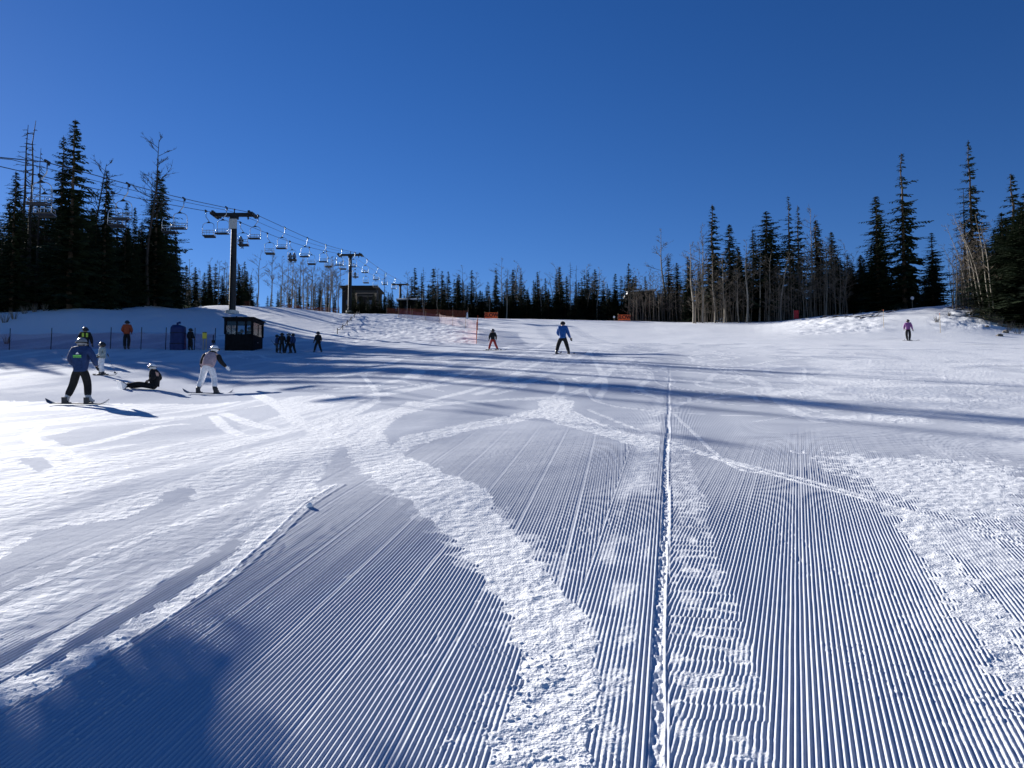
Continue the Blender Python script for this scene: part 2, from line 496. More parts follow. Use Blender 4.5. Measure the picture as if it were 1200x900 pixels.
    lz = np.maximum(vnoise(x/.9, y/1.3, 81), -.2) + .6*np.abs(vnoise(x/.45, y/.9, 82))
    z = z + lump*.085*lz
    z = z + dz

    ribn = ((1 - wg)*keep*(1 - sstep(45, 75, r))*gain*(.25 + .75*sstep(-1, .6, v))).astype(np.float32)
    co = np.empty((N + 1, 3), np.float32)
    co[:N, 0] = x; co[:N, 1] = y; co[:N, 2] = z
    co[N] = (0, 0, 0)
    ii = np.arange(nr - 1)[:, None]*nt; jj = np.arange(nt)[None, :]
    j2 = (jj + 1) % nt
    quads = np.stack([ii + jj, ii + j2, ii + nt + j2, ii + nt + jj], -1).reshape(-1, 4)[:, ::-1]
    nq = len(quads)
    me = bpy.data.meshes.new('snow_slope')
    me.vertices.add(N + 1); me.vertices.foreach_set('co', co.ravel())
    tri = np.stack([np.full(nt, N), (np.arange(nt) + 1) % nt, np.arange(nt)], -1)
    idx = np.concatenate([quads.ravel(), tri.ravel()]).astype(np.int32)
    me.loops.add(len(idx)); me.loops.foreach_set('vertex_index', idx)
    me.polygons.add(nq + nt)
    me.polygons.foreach_set('loop_start', np.concatenate([np.arange(nq)*4, nq*4 + np.arange(nt)*3]).astype(np.int32))
    me.update(calc_edges=True)
    sl = vnoise(u*.35 + 3, v*.28, 91) + .6*vnoise(u*1.3, v*.7, 92)
    slick = (sstep(.45, .75, sl)*sstep(10, 17, r)*(1 - sstep(60, 85, r))*sstep(1, 4, v)).astype(np.float32)
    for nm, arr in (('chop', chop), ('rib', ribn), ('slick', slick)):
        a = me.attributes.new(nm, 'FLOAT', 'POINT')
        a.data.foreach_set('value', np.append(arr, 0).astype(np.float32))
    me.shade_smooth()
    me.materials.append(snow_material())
    o = bpy.data.objects.new('snow_slope', me)
    C.objects.link(o)
    tag(o, 'groomed white ski slope with fine ribs and curving tracks', 'snow slope', kind='structure')
    return o

def snow_material():
    m = bpy.data.materials.new('snow'); m.use_nodes = True
    nt = m.node_tree; n = nt.nodes; l = nt.links
    p = n['Principled BSDF']
    ch = n.new('ShaderNodeAttribute'); ch.attribute_name = 'chop'
    rb = n.new('ShaderNodeAttribute'); rb.attribute_name = 'rib'
    geo = n.new('ShaderNodeNewGeometry')
    cm = n.new('ShaderNodeMix'); cm.data_type = 'RGBA'
    cm.inputs[6].default_value = (.57, .60, .66, 1); cm.inputs[7].default_value = (.86, .875, .89, 1)  # groomed tone darkened further, standing in for shaded rib flanks
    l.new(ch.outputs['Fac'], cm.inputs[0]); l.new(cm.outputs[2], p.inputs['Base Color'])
    p.inputs['Roughness'].default_value = .75
    p.inputs['Specular IOR Level'].default_value = .1
    sk = n.new('ShaderNodeAttribute'); sk.attribute_name = 'slick'
    mr = n.new('ShaderNodeMapRange'); mr.inputs[3].default_value = .75; mr.inputs[4].default_value = .36
    l.new(sk.outputs['Fac'], mr.inputs[0]); l.new(mr.outputs[0], p.inputs['Roughness'])
    m1 = n.new('ShaderNodeMath'); m1.operation = 'MULTIPLY_ADD'; m1.inputs[1].default_value = .015; m1.inputs[2].default_value = .001
    l.new(ch.outputs['Fac'], m1.inputs[0])
    m2 = n.new('ShaderNodeMath'); m2.operation = 'MULTIPLY_ADD'; m2.inputs[1].default_value = .4
    l.new(sk.outputs['Fac'], m2.inputs[0]); l.new(m1.outputs[0], m2.inputs[2]); l.new(m2.outputs[0], p.inputs['Specular IOR Level'])
    # fine grain
    nz = n.new('ShaderNodeTexNoise'); nz.inputs['Scale'].default_value = 85; nz.inputs['Detail'].default_value = 3
    nz2 = n.new('ShaderNodeTexNoise'); nz2.inputs['Scale'].default_value = 9; nz2.inputs['Detail'].default_value = 5
    l.new(geo.outputs['Position'], nz.inputs['Vector']); l.new(geo.outputs['Position'], nz2.inputs['Vector'])
    ad = n.new('ShaderNodeMath'); ad.operation = 'MULTIPLY_ADD'
    l.new(nz2.outputs['Fac'], ad.inputs[0]); ad.inputs[1].default_value = 4.0; l.new(nz.outputs['Fac'], ad.inputs[2])
    bs = n.new('ShaderNodeMapRange'); bs.inputs[3].default_value = .12; bs.inputs[4].default_value = .75
    l.new(ch.outputs['Fac'], bs.inputs[0])
    bp = n.new('ShaderNodeBump'); bp.inputs['Distance'].default_value = .010
    l.new(ad.outputs[0], bp.inputs['Height']); l.new(bs.outputs[0], bp.inputs['Strength'])
    # ribs too fine for the mesh
    dt = n.new('ShaderNodeVectorMath'); dt.operation = 'DOT_PRODUCT'; dt.inputs[1].default_value = (VX, VY, 0)
    l.new(geo.outputs['Position'], dt.inputs[0])
    mu = n.new('ShaderNodeMath'); mu.operation = 'MULTIPLY'; mu.inputs[1].default_value = 2*math.pi/RIB
    l.new(dt.outputs['Value'], mu.inputs[0])
    si = n.new('ShaderNodeMath'); si.operation = 'SINE'; l.new(mu.outputs[0], si.inputs[0])
    am = n.new('ShaderNodeMath'); am.operation = 'MULTIPLY'; l.new(si.outputs[0], am.inputs[0]); l.new(rb.outputs['Fac'], am.inputs[1])
    am2 = n.new('ShaderNodeMath'); am2.operation = 'MULTIPLY'; l.new(am.outputs[0], am2.inputs[0]); am2.inputs[1].default_value = .6
    sc_ = n.new('ShaderNodeVectorMath'); sc_.operation = 'SCALE'; sc_.inputs[0].default_value = (VX, VY, 0); l.new(am2.outputs[0], sc_.inputs['Scale'])
    av = n.new('ShaderNodeVectorMath'); av.operation = 'ADD'; l.new(bp.outputs[0], av.inputs[0]); l.new(sc_.outputs[0], av.inputs[1])
    no = n.new('ShaderNodeVectorMath'); no.operation = 'NORMALIZE'; l.new(av.outputs[0], no.inputs[0])
    l.new(no.outputs[0], p.inputs['Normal'])
    return m

build_snow()
# ------------------------------------------------------------------ materials of the built things
M = {
 'needle': mat('spruce_needles', (.020, .034, .018), .8, noise=1.3, spec=.1, col2=(.040, .058, .028)),
 'needle_far': mat('far_spruce_needles', (.018, .028, .018), .85, noise=1.3, spec=.05, col2=(.034, .046, .026)),
 'bark': mat('conifer_bark', (.085, .066, .052), .9, noise=5, spec=.1, bump=.6),
 'dead': mat('dead_and_backlit_wood', (.05, .043, .038), .9, noise=6, spec=.1),
 'aspen': mat('aspen_bark', (.33, .30, .25), .85, noise=4, spec=.15, col2=(.15, .13, .11), bump=.3),
 'twig': mat('bare_twigs', (.15, .125, .10), .9, noise=2, spec=.1, col2=(.21, .18, .14)),
 'sapling': mat('sapling_bark', (.20, .165, .13), .9, noise=3, spec=.1, col2=(.13, .11, .085)),
 'steel': mat('dark_painted_steel', (.014, .015, .016), .55, .0, noise=4),
 'galv': mat('galvanised_steel', (.42, .43, .45), .35, .9, noise=10, spec=.5),
 'rope': mat('haul_rope', (.06, .06, .065), .5, .5),
 'seat': mat('chair_seat_pad', (.035, .035, .038), .7),
 'panel': mat('grey_panel', (.50, .50, .47), .7, noise=8),
 'black': mat('black_cloth', (.010, .010, .012), .85, noise=20, bump=.55),
 'blue': mat('blue_jacket_cloth', (.018, .095, .30), .75, noise=14, bump=.55),
 'navy': mat('navy_jacket_cloth', (.012, .034, .11), .75, noise=14, bump=.55),
 'teal': mat('pale_grey_jacket_cloth', (.25, .30, .31), .75, noise=14, bump=.55),
 'white': mat('white_trouser_cloth', (.70, .70, .73), .75, noise=14, bump=.55),
 'pink': mat('dusty_pink_cloth', (.36, .27, .30), .8, noise=12, bump=.55),
 'orange': mat('orange_jacket_cloth', (.30, .055, .02), .75, noise=14, bump=.55),
 'redp': mat('red_trouser_cloth', (.34, .035, .028), .75, noise=14, bump=.55),
 'purple': mat('purple_jacket_cloth', (.20, .075, .22), .75, noise=14, bump=.55),
 'hivis': mat('lime_safety_cloth', (.36, .50, .06), .7, noise=14, bump=.55),
 'green': mat('green_print', (.20, .62, .12), .7),
 'whitep': mat('white_print', (.80, .82, .82), .6),
 'skin': mat('skin', (.55, .34, .25), .55, noise=30),
 'hair': mat('brown_hair', (.06, .035, .02), .7, noise=40),
 'helm_w': mat('white_helmet_shell', (.78, .78, .80), .3, noise=8, spec=.5),
 'helm_g': mat('grey_helmet_shell', (.20, .21, .23), .35, noise=8, spec=.5),
 'helm_k': mat('black_helmet_shell', (.02, .02, .022), .3, noise=8, spec=.5),
 'lens': mat('goggle_lens', (.02, .02, .03), .1, noise=8, spec=.8),
 'boot': mat('boot_plastic', (.035, .035, .04), .45, noise=10),
 'boot_g': mat('pale_boot', (.42, .42, .43), .5, noise=10),
 'board': mat('board_top_sheet', (.03, .03, .035), .35, noise=6, spec=.5),
 'base': mat('board_base', (.62, .63, .66), .4, noise=6, spec=.5),
 'ski': mat('ski_top_sheet', (.05, .05, .06), .35, noise=6, spec=.5),
 'pole': mat('aluminium_tube', (.45, .46, .48), .3, .8),
 'bamboo': mat('bamboo_cane', (.40, .30, .15), .7, noise=9),
 'net': mat('orange_netting', (.62, .13, .06), .8, noise=9),
 'netp': mat('faded_pink_netting', (.42, .16, .17), .8, noise=9),
 'banner': mat('orange_banner_cloth', (.80, .12, .03), .7, noise=5, bump=.55),
 'letter': mat('dark_lettering', (.10, .018, .012), .7),
 'red': mat('red_paint', (.45, .02, .025), .5, noise=6),
 'wood': mat('weathered_timber', (.007, .006, .006), .85, noise=7, bump=.4),
 'post': mat('light_timber', (.26, .20, .14), .85, noise=7),
 'hut': mat('hut_dark_paint', (.007, .007, .008), .85, noise=5, spec=.1),
 'pad': mat('blue_padding_vinyl', (.012, .024, .10), .6, noise=5),
 'yellow': mat('yellow_sign_paint', (.62, .50, .06), .6, noise=6),
 'rock': mat('grey_rock', (.13, .115, .10), .9, noise=5, bump=.6),
 'roof_snow': mat('roof_snow', (.84, .86, .90), .7, noise=4),
}
gm = bpy.data.materials.new('window_glass'); gm.use_nodes = True
_n = gm.node_tree.nodes; _l = gm.node_tree.links
_g = _n.new('ShaderNodeBsdfGlossy'); _g.inputs['Roughness'].default_value = .03
_t_ = _n.new('ShaderNodeBsdfTransparent'); _t_.inputs[0].default_value = (.86, .9, .92, 1)
_fr = _n.new('ShaderNodeFresnel'); _fr.inputs[0].default_value = 1.45
_mx = _n.new('ShaderNodeMixShader')
_l.new(_fr.outputs[0], _mx.inputs[0]); _l.new(_t_.outputs[0], _mx.inputs[1]); _l.new(_g.outputs[0], _mx.inputs[2])
_l.new(_mx.outputs[0], _n['Material Output'].inputs[0])
M['glass'] = gm
nm_ = bpy.data.materials.new('see_through_mesh'); nm_.use_nodes = True

# ------------------------------------------------------------------ trees
def spruce_meshes(seed, wide=.13, whorls=46, bare=.04, dens=1.0, droop=.35, top_bare=0.0, gap=0.0, needle='needle'):
    """unit-height conifer: trunk mesh, crown mesh (branch sprays of many small needle clumps)"""
    rnd = random.Random(seed)
    tr = MB()
    n = 9
    bend = [(rnd.uniform(-.004, .004), rnd.uniform(-.004, .004)) for _ in range(n + 1)]
    tr.tube([(bend[i][0], bend[i][1], i/n*.995) for i in range(n + 1)], [.0125*(1 - i/n)**.9 + .0012 for i in range(n + 1)], 6)
    cr = MB()
    for w in range(whorls):
        f = w/(whorls - 1)
        h = bare + (.985 - bare)*f**.92
        if h < .97 and rnd.random() < gap: continue
        shape = (1 - f)**.78*(.55 + .45*min(1, f*6 + .25))
        if f > 1 - top_bare: shape *= .5
        L0 = wide*shape + .006
        nb = max(3, int((5 + 4*(1 - f))*dens))
        a0 = rnd.random()*6.28; h0 = h
        for b in range(nb):
            if rnd.random() < .15: continue
            a = a0 + 6.283*b/nb + rnd.uniform(-.35, .35)
            h = min(.985, h0 + rnd.uniform(-.014, .014))
            lob = 1 + .28*math.sin(2*a + 9*h0 + seed) * math.sin(13*h0 + 1.7*seed) + .18*math.sin(3*a - 21*h0 + seed*2)
            L = L0*lob*rnd.choice((.5, .75, .95, 1, 1.05, 1.3))*rnd.uniform(.8, 1.1)
            ca, sa = math.cos(a), math.sin(a)
            slope = -droop*(1 - f*1.3) + rnd.uniform(-.12, .12)
            k = max(2, int(2 + L*55))
            for i in range(k):
                t = (i + .6)/k
                px, py = ca*L*t, sa*L*t
                pz = h + L*slope*t + L*.18*t*t*(1 - f)
                s = (.010 + .018*(1 - f))*(1.15 - .6*t)*rnd.uniform(.7, 1.3)
                for q in (-1, 1):
                    aa = a + q*rnd.uniform(.35, 1.1)
                    ex, ey = math.cos(aa)*s*1.5, math.sin(aa)*s*1.5
                    wx, wy = -math.sin(aa)*s*.42, math.cos(aa)*s*.42
                    dz = -s*rnd.uniform(.15, .95); jz = rnd.uniform(-.003, .003)
                    cr.add([(px - wx, py - wy, pz + jz), (px + wx, py + wy, pz + jz - s*.15),
                            (px + ex + wx*.35, py + ey + wy*.35, pz + dz + jz), (px + ex - wx*.35, py + ey - wy*.35, pz + dz + s*.2 + jz)], [(0, 1, 2, 3)])
            tipx, tipy, tipz = ca*L*1.08, sa*L*1.08, h + L*slope + L*.2*(1 - f)
            cr.add([(0, 0, h), (0, 0, h - .004), (tipx, tipy, tipz)], [(0, 1, 2)])
    cr.add([(-.003, 0, .96), (.003, 0, .96), (0, .001, 1.0)], [(0, 1, 2)])
    cr.add([(0, -.003, .96), (0, .003, .96), (.001, 0, 1.0)], [(0, 1, 2)])
    return tr.mesh('trunk', M['bark']), cr.mesh('crown', M[needle])

def snag_meshes(seed, dens=1.0):
    rnd = random.Random(seed)
    tr = MB(); n = 8
    tr.tube([(rnd.uniform(-.006, .006)*i/n, rnd.uniform(-.006, .006)*i/n, i/n) for i in range(n + 1)], [.010*(1 - .9*i/n) for i in range(n + 1)], 6)
    cr = MB()
    for w in range(int(64*dens)):
        h = .12 + .86*rnd.random()
        a = rnd.random()*6.283
        L = (.085*(1 - h)**.6 + .012)*rnd.uniform(.4, 1.25)
        sl = rnd.uniform(-.5, .1)
        pts = [(0, 0, h), (math.cos(a)*L*.6, math.sin(a)*L*.6, h + sl*L*.6), (math.cos(a)*L, math.sin(a)*L, h + sl*L*.7)]
        cr.tube(pts, [.0022, .0014, .0006], 3, False)
        for k in range(3):
            t = rnd.uniform(.4, 1); aa = a + rnd.choice((-1, 1))*rnd.uniform(.4, 1)
            p = Vector((math.cos(a)*L*t, math.sin(a)*L*t, h + sl*L*t*.8))
            cr.tube([p, p + Vector((math.cos(aa)*L*.3, math.sin(aa)*L*.3, -L*rnd.uniform(0, .25)))], [.0011, .0005], 3, False)
    return tr.mesh('trunk', M['dead']), cr.mesh('crown', M['dead'])

def aspen_meshes(seed, first=.45, spread=.13, limbs=20, stem=.011, lean=.02, bark='aspen', twig='twig', sub=6):
    rnd = random.Random(seed)
    tr = MB(); n = 10
    bx, by = rnd.uniform(-lean, lean), rnd.uniform(-lean, lean)
    def axis(t): return Vector((bx*t*t*2 + .006*math.sin(t*9 + seed), by*t*t*2 + .006*math.cos(t*7 + seed), t))
    tr.tube([axis(i/n) for i in range(n + 1)], [stem*(1 - .88*i/n) for i in range(n + 1)], 6)
    cr = MB()
    def branch(p, d, L, r, lev):
        q = p + d*L*.5 + Vector((rnd.uniform(-.1, .1), rnd.uniform(-.1, .1), rnd.uniform(0, .12)))*L
        e = q + (d + Vector((rnd.uniform(-.3, .3), rnd.uniform(-.3, .3), rnd.uniform(0, .35)))).normalized()*L*.5
        cr.tube([p, q, e], [r, r*.7, r*.3], 3, False)
        if lev:
            for k in range(sub if lev == 2 else 4):
                t = rnd.uniform(.25, 1)
                b = p.lerp(q, t*2) if t < .5 else q.lerp(e, t*2 - 1)
                nd = (d + Vector((rnd.uniform(-1, 1), rnd.uniform(-1, 1), rnd.uniform(-.2, .7)))).normalized()
                branch(b, nd, L*rnd.uniform(.3, .55), max(r*.55, .0008), lev - 1)
    for k in range(limbs):
        t = first + (1 - first)*(k + rnd.random())/limbs
        a = rnd.random()*6.283
        up = rnd.uniform(.35, 1.1)
        d = Vector((math.cos(a), math.sin(a), up)).normalized()
        branch(axis(min(t, .99)), d, spread*rnd.uniform(.5, 1.1)*(1.15 - .6*(t - first)/(1 - first)), .0034*(1.1 - .6*t), 2)
    return tr.mesh('trunk', M[bark]), cr.mesh('crown', M[twig])

KIND = {
 'spruce': [spruce_meshes(1, .15, 52, dens=1.25), spruce_meshes(2, .145, 54, dens=1.2, droop=.45), spruce_meshes(3, .17, 48, dens=1.4, gap=.05), spruce_meshes(4, .13, 52, dens=1.2, droop=.2), spruce_meshes(5, .16, 46, dens=1.2, gap=.1, droop=.4), spruce_meshes(6, .14, 50, dens=1.2, gap=.06)],
 'broad': [spruce_meshes(11, .19, 44, dens=1.35, droop=.3), spruce_meshes(12, .215, 40, dens=1.4, gap=.05)],
 'spire': [spruce_meshes(21, .085, 52, dens=1.1, droop=.5), spruce_meshes(22, .10, 48, dens=1.1, gap=.1, droop=.3), spruce_meshes(23, .07, 52), spruce_meshes(24, .11, 44, dens=1.1, gap=.15, droop=.5)],
 'thin': [spruce_meshes(31, .135, 36, bare=.08, dens=.95, droop=.55, top_bare=.22, gap=.12), spruce_meshes(32, .12, 34, bare=.10, dens=.9, gap=.14, droop=.5, top_bare=.12)],
 'snag': [snag_meshes(41), snag_meshes(42, 1.3), snag_meshes(43, .8)],
 'aspen': [aspen_meshes(51), aspen_meshes(52, .5, .12, 14), aspen_meshes(53, .4, .14, 18), aspen_meshes(54, .55, .15, 12, lean=.05)],
 'sapling': [aspen_meshes(61, .25, .12, 15, .0055, .06, 'sapling', 'sapling', 5), aspen_meshes(62, .2, .13, 16, .005, .08, 'sapling', 'sapling', 5), aspen_meshes(63, .3, .10, 13, .006, .04, 'sapling', 'sapling', 5)],
 'grey': [aspen_meshes(55, .5, .12, 16, .009, .03, 'dead', 'dead')],  # aspens given the dark dead-wood colour to look backlit
 'pale': [aspen_meshes(71, .35, .10, 15, .0075, .06, 'aspen', 'sapling', 4), aspen_meshes(72, .3, .11, 16, .007, .09, 'aspen', 'sapling', 4)],
}
NAME = {'spruce': 'spruce_tree', 'broad': 'spruce_tree', 'spire': 'spruce_tree', 'thin': 'spruce_tree', 'snag': 'dead_tree',
        'aspen': 'aspen_tree', 'grey': 'aspen_tree', 'sapling': 'aspen_sapling', 'pale': 'aspen_tree'}
trnd = random.Random(5)
def tree(kind, px, top, Y, label, group=None, variant=None, lean=0.0, sx=None, sink=.1, h=None):
    """a tree on bearing px at distance Y, tall enough for its tip to be seen at height top"""
    p = spot(px, Y)
    H = h if h else seen_z(px, top, Y) - p.z + sink
    H = max(H, 2.0)
    vs = KIND[kind]
    tm, cm = vs[variant if variant is not None else trnd.randrange(len(vs))]
    e = empty(NAME[kind], (p.x, p.y, p.z - sink), trnd.random()*6.283)
    s = H*(sx if sx else trnd.uniform(1.12, 1.42))
    e.scale = (s, s, H)
    if lean:
        e.rotation_euler = (0, lean, 0)
    t = bpy.data.objects.new('trunk', tm); C.objects.link(t); t.parent = e
    c = bpy.data.objects.new('crown', cm); C.objects.link(c); c.parent = e
    tag(e, label, 'tree', group)
    return e

LB = 'trees along the top of the left bank'
W = [  # the left bank, from the photograph's left edge to the lift tower: kind, bearing, tip, distance, label
 ('spruce', 8, 200, 61.5, 'dark spruce at the left edge of the photo beside two bare snags'),
 ('snag', 19, 146, 64, 'left of two tall dead snags standing above the left bank'),
 ('snag', 27, 141, 63, 'right of two tall dead snags standing above the left bank'),
 ('snag', 37, 174, 65, 'shorter crooked dead tree between the twin snags and the tallest spruce'),
 ('spruce', 63, 158, 62, 'tall dark spruce leaning close against the tallest spruce of the left bank'),
 ('spruce', 76, 139, 61.5, 'tallest dark spruce of the left bank with a ragged top'),
 ('grey', 97, 192, 70, 'faint bare aspen behind the tallest spruce of the left bank'),
 ('spruce', 116, 198, 63.5, 'pointed dark spruce on the left bank right beside the tallest one'),
 ('spruce', 141, 236, 68, 'left of a low pair of dark spruces under the lift chairs on the left bank'),
 ('spruce', 151, 242, 69, 'right of a low pair of dark spruces under the lift chairs on the left bank'),
 ('grey', 168, 168, 70, 'tall curved pale aspen in front of a spruce on the left bank'),
 ('spruce', 177, 198, 71, 'dark spruce behind the tall curved aspen on the left bank'),
 ('spruce', 200, 272, 76, 'small dark spruce at the right end of the left bank woods'),
]
for i, (k, px, top, Y, lab) in enumerate(W):
    tree(k, px, top, Y, lab, LB, variant=i % len(KIND[k]), sx=(None if k != 'spruce' else (seen_z(px, top, Y) - spot(px, Y).z)*0 + (1.15 if px == 76 else .95 if px == 63 else 1.1 if px == 8 else .92) + .1*(px == 116) + .25*(px == 177)))
tree('broad', 183, 206, 74, 'bushy dark spruce close behind the one with the curved aspen in front', LB, sx=.95)
tree('broad', 171, 225, 73, 'second bushy spruce in the clump behind the curved aspen', LB, sx=.9)
# fill behind and between, the mass under the taller crowns
for i in range(34):
    px = 12 + i*5.6 + trnd.uniform(-4, 4)
    Y = trnd.uniform(64, 78) if px < 120 else trnd.uniform(70, 82)
    top = trnd.uniform(235, 285) if px < 165 else trnd.uniform(270, 300)
    tree('broad' if trnd.random() < .4 else 'spruce', px, top, Y, 'low dark spruce filling in below the taller crowns of the left bank', 'low spruces filling the left bank')
for i in range(26):
    px = -150 + i*13.5 + trnd.uniform(-5, 5)
    tree('broad', px, trnd.uniform(222, 258) if px < 108 else trnd.uniform(256, 285) if px < 165 else trnd.uniform(285, 315), trnd.uniform(80, 96), 'dark bushy spruce deep in the wood behind the left bank', 'bushy spruces deep behind the left bank', sx=1.5)
# beyond the photograph's left edge: the trees whose shadows lie across the lower left
for px, Y, hh in ((-72, 63, 8), (-52, 66, 8.5), (-34, 63, 7.5), (-18, 67, 8.5), (-6, 64, 7), (-95, 66, 8)):
    tree('broad', px, 0, Y, 'bushy spruce on the bank just beyond the left edge of the photo', 'spruces beyond the left edge', h=hh, sx=1.5)
KIND['high'] = [spruce_meshes(81, .20, 20, bare=.63, dens=2.4)]
NAME['high'] = 'spruce_tree'
tree('high', -154, 0, 11.7, 'young spruce with a bare lower trunk just beyond the left edge of the photo', 'spruces beyond the left edge', h=5.5, sx=1.0)
tree('spruce', -170, 0, 41.1, 'short spruce beyond the left edge of the photo', 'spruces beyond the left edge', h=11.2, sx=1.2)

# sparse woods behind the bank, between the first two lift towers
MID = 'woods seen behind the bank between the lift towers'
for k, px, top, Y, lab in (
 ('spire', 283, 306, 100, 'thin pointed spruce close to the right of the nearest lift tower'),
 ('spire', 291, 322, 101, 'short pointed spruce second to the right of the nearest lift tower'),
 ('aspen', 299, 300, 104, 'lone slim aspen standing clear right of the nearest lift tower'),
 ('aspen', 315, 294, 106, 'tallest bare aspen between the first two lift towers'),
 ('aspen', 327, 303, 108, 'bare aspen just right of the tallest one between the towers'),
 ('spire', 323, 340, 106, 'very small spruce at the foot of the tallest aspen between the towers'),
 ('spire', 337, 338, 108, 'small dark spruce under the chair that carries two riders'),
 ('broad', 372, 334, 114, 'small bushy spruce left of the dark flat roofed lodge'),
 ('aspen', 384, 312, 117, 'slim bare aspen left of the second lift tower'),
 ('aspen', 395, 308, 119, 'slim bare aspen just beside the second lift tower'),
): tree(k, px, top, Y, lab, MID)
for i in range(34):
    px = 203 + i*2.6 + trnd.uniform(-2, 2)
    if i % 2: tree('aspen', px, trnd.uniform(303, 326), trnd.uniform(94, 116), 'bare grey aspen among the small spruces left of the nearest lift tower', 'aspens left of the nearest tower')
    else: tree('spire' if i % 4 else 'spruce', px, trnd.uniform(308, 335), trnd.uniform(92, 112), 'small dark spruce among bare aspens left of the nearest lift tower', 'small spruces left of the nearest tower')
for i in range(18):
    px = 332 + i*3.6 + trnd.uniform(-1.5, 1.5)
    tree('aspen', px, trnd.uniform(300, 322), trnd.uniform(108, 130), 'bare aspen in the thin stand below the chairs between the towers', 'aspens below the chairs')
for i in range(16):
    px = 268 + i*8.2 + trnd.uniform(-3, 3)
    tree('spire', px, trnd.uniform(330, 347), trnd.uniform(112, 130), 'tiny dark spruce low on the crest below the bare aspens', 'tiny spruces on the crest')

# far woods behind the crest
FAR = 'woods behind the crest'
for k, px, top, Y, lab in (
 ('snag', 449, 318, 136, 'dead spruce snag right of the second lift tower'),
 ('broad', 449, 344, 134, 'low bushy spruce at the foot of the dead snag by the second tower'),
 ('spire', 481, 324, 140, 'pointed spruce just right of the third lift tower'),
 ('snag', 495, 313, 138, 'bare pole of a dead tree right of the third lift tower'),
 ('spire', 517, 317, 136, 'pointed spruce standing tall left of the net end pole'),
 ('spruce', 537, 321, 137, 'thick pointed spruce above the pink snow fence'),
 ('spire', 552, 316, 138, 'slender spire spruce above the end of the snow fence'),
 ('aspen', 588, 310, 136, 'bare aspen above the left orange banner'),
 ('aspen', 602, 308, 134, 'left of the tall pale aspens behind the red trousered child'),
 ('aspen', 609, 314, 135, 'right of the tall pale aspens behind the red trousered child'),
 ('spire', 630, 318, 137, 'pointed spruce behind the gap between the two uphill skiers'),
 ('aspen', 659, 310, 134, 'pale trunked aspen directly above the blue jacketed skier'),
 ('snag', 669, 307, 135, 'thin dead pole right above the blue jacketed skier'),
 ('snag', 676, 311, 137, 'crooked dead tree right of the thin pole above the blue skier'),
 ('aspen', 689, 312, 136, 'rounded bare aspen right of the crooked dead tree'),
 ('spruce', 698, 315, 137, 'ragged spruce halfway between the blue skier and the right orange banner'),
 ('spruce', 722, 320, 133, 'spruce above the right orange banner'),
 ('spire', 738, 308, 136, 'narrowest tall spire spruce above the right orange banner'),
 ('aspen', 780, 272, 122, 'lone tall aspen with a round top towering over the saplings'),
 ('spruce', 785, 302, 121, 'small spruce at the foot of the lone tall aspen'),
): tree(k, px, top, Y, lab, FAR)
for i in range(90):
    px = 412 + i*3.9 + trnd.uniform(-3, 3)
    tree('spire' if trnd.random() < .6 else 'spruce', px, trnd.choice((trnd.uniform(312, 330), trnd.uniform(325, 350), trnd.uniform(325, 350))) if px > 480 else trnd.uniform(338, 352), trnd.uniform(126, 150), 'dark far spruce massed in the wood behind the crest', 'far spruces massed behind the crest', sx=None)
for i in range(78):
    px = 408 + i*5.1 + trnd.uniform(-2.5, 2.5)
    tree('broad', px, trnd.uniform(337, 353) if px > 500 else trnd.uniform(346, 355), trnd.uniform(121, 132), 'low bushy spruce along the dark foot of the wood behind the crest', 'low bushy spruces behind the crest', sx=1.9)
for i in range(17):
    px = 478 + i*16 + trnd.uniform(-4, 4)
    tree('aspen', px, trnd.uniform(315, 338), trnd.uniform(121, 130), 'bare grey aspen along the front of the wood behind the crest', 'far aspens along the front of the wood')

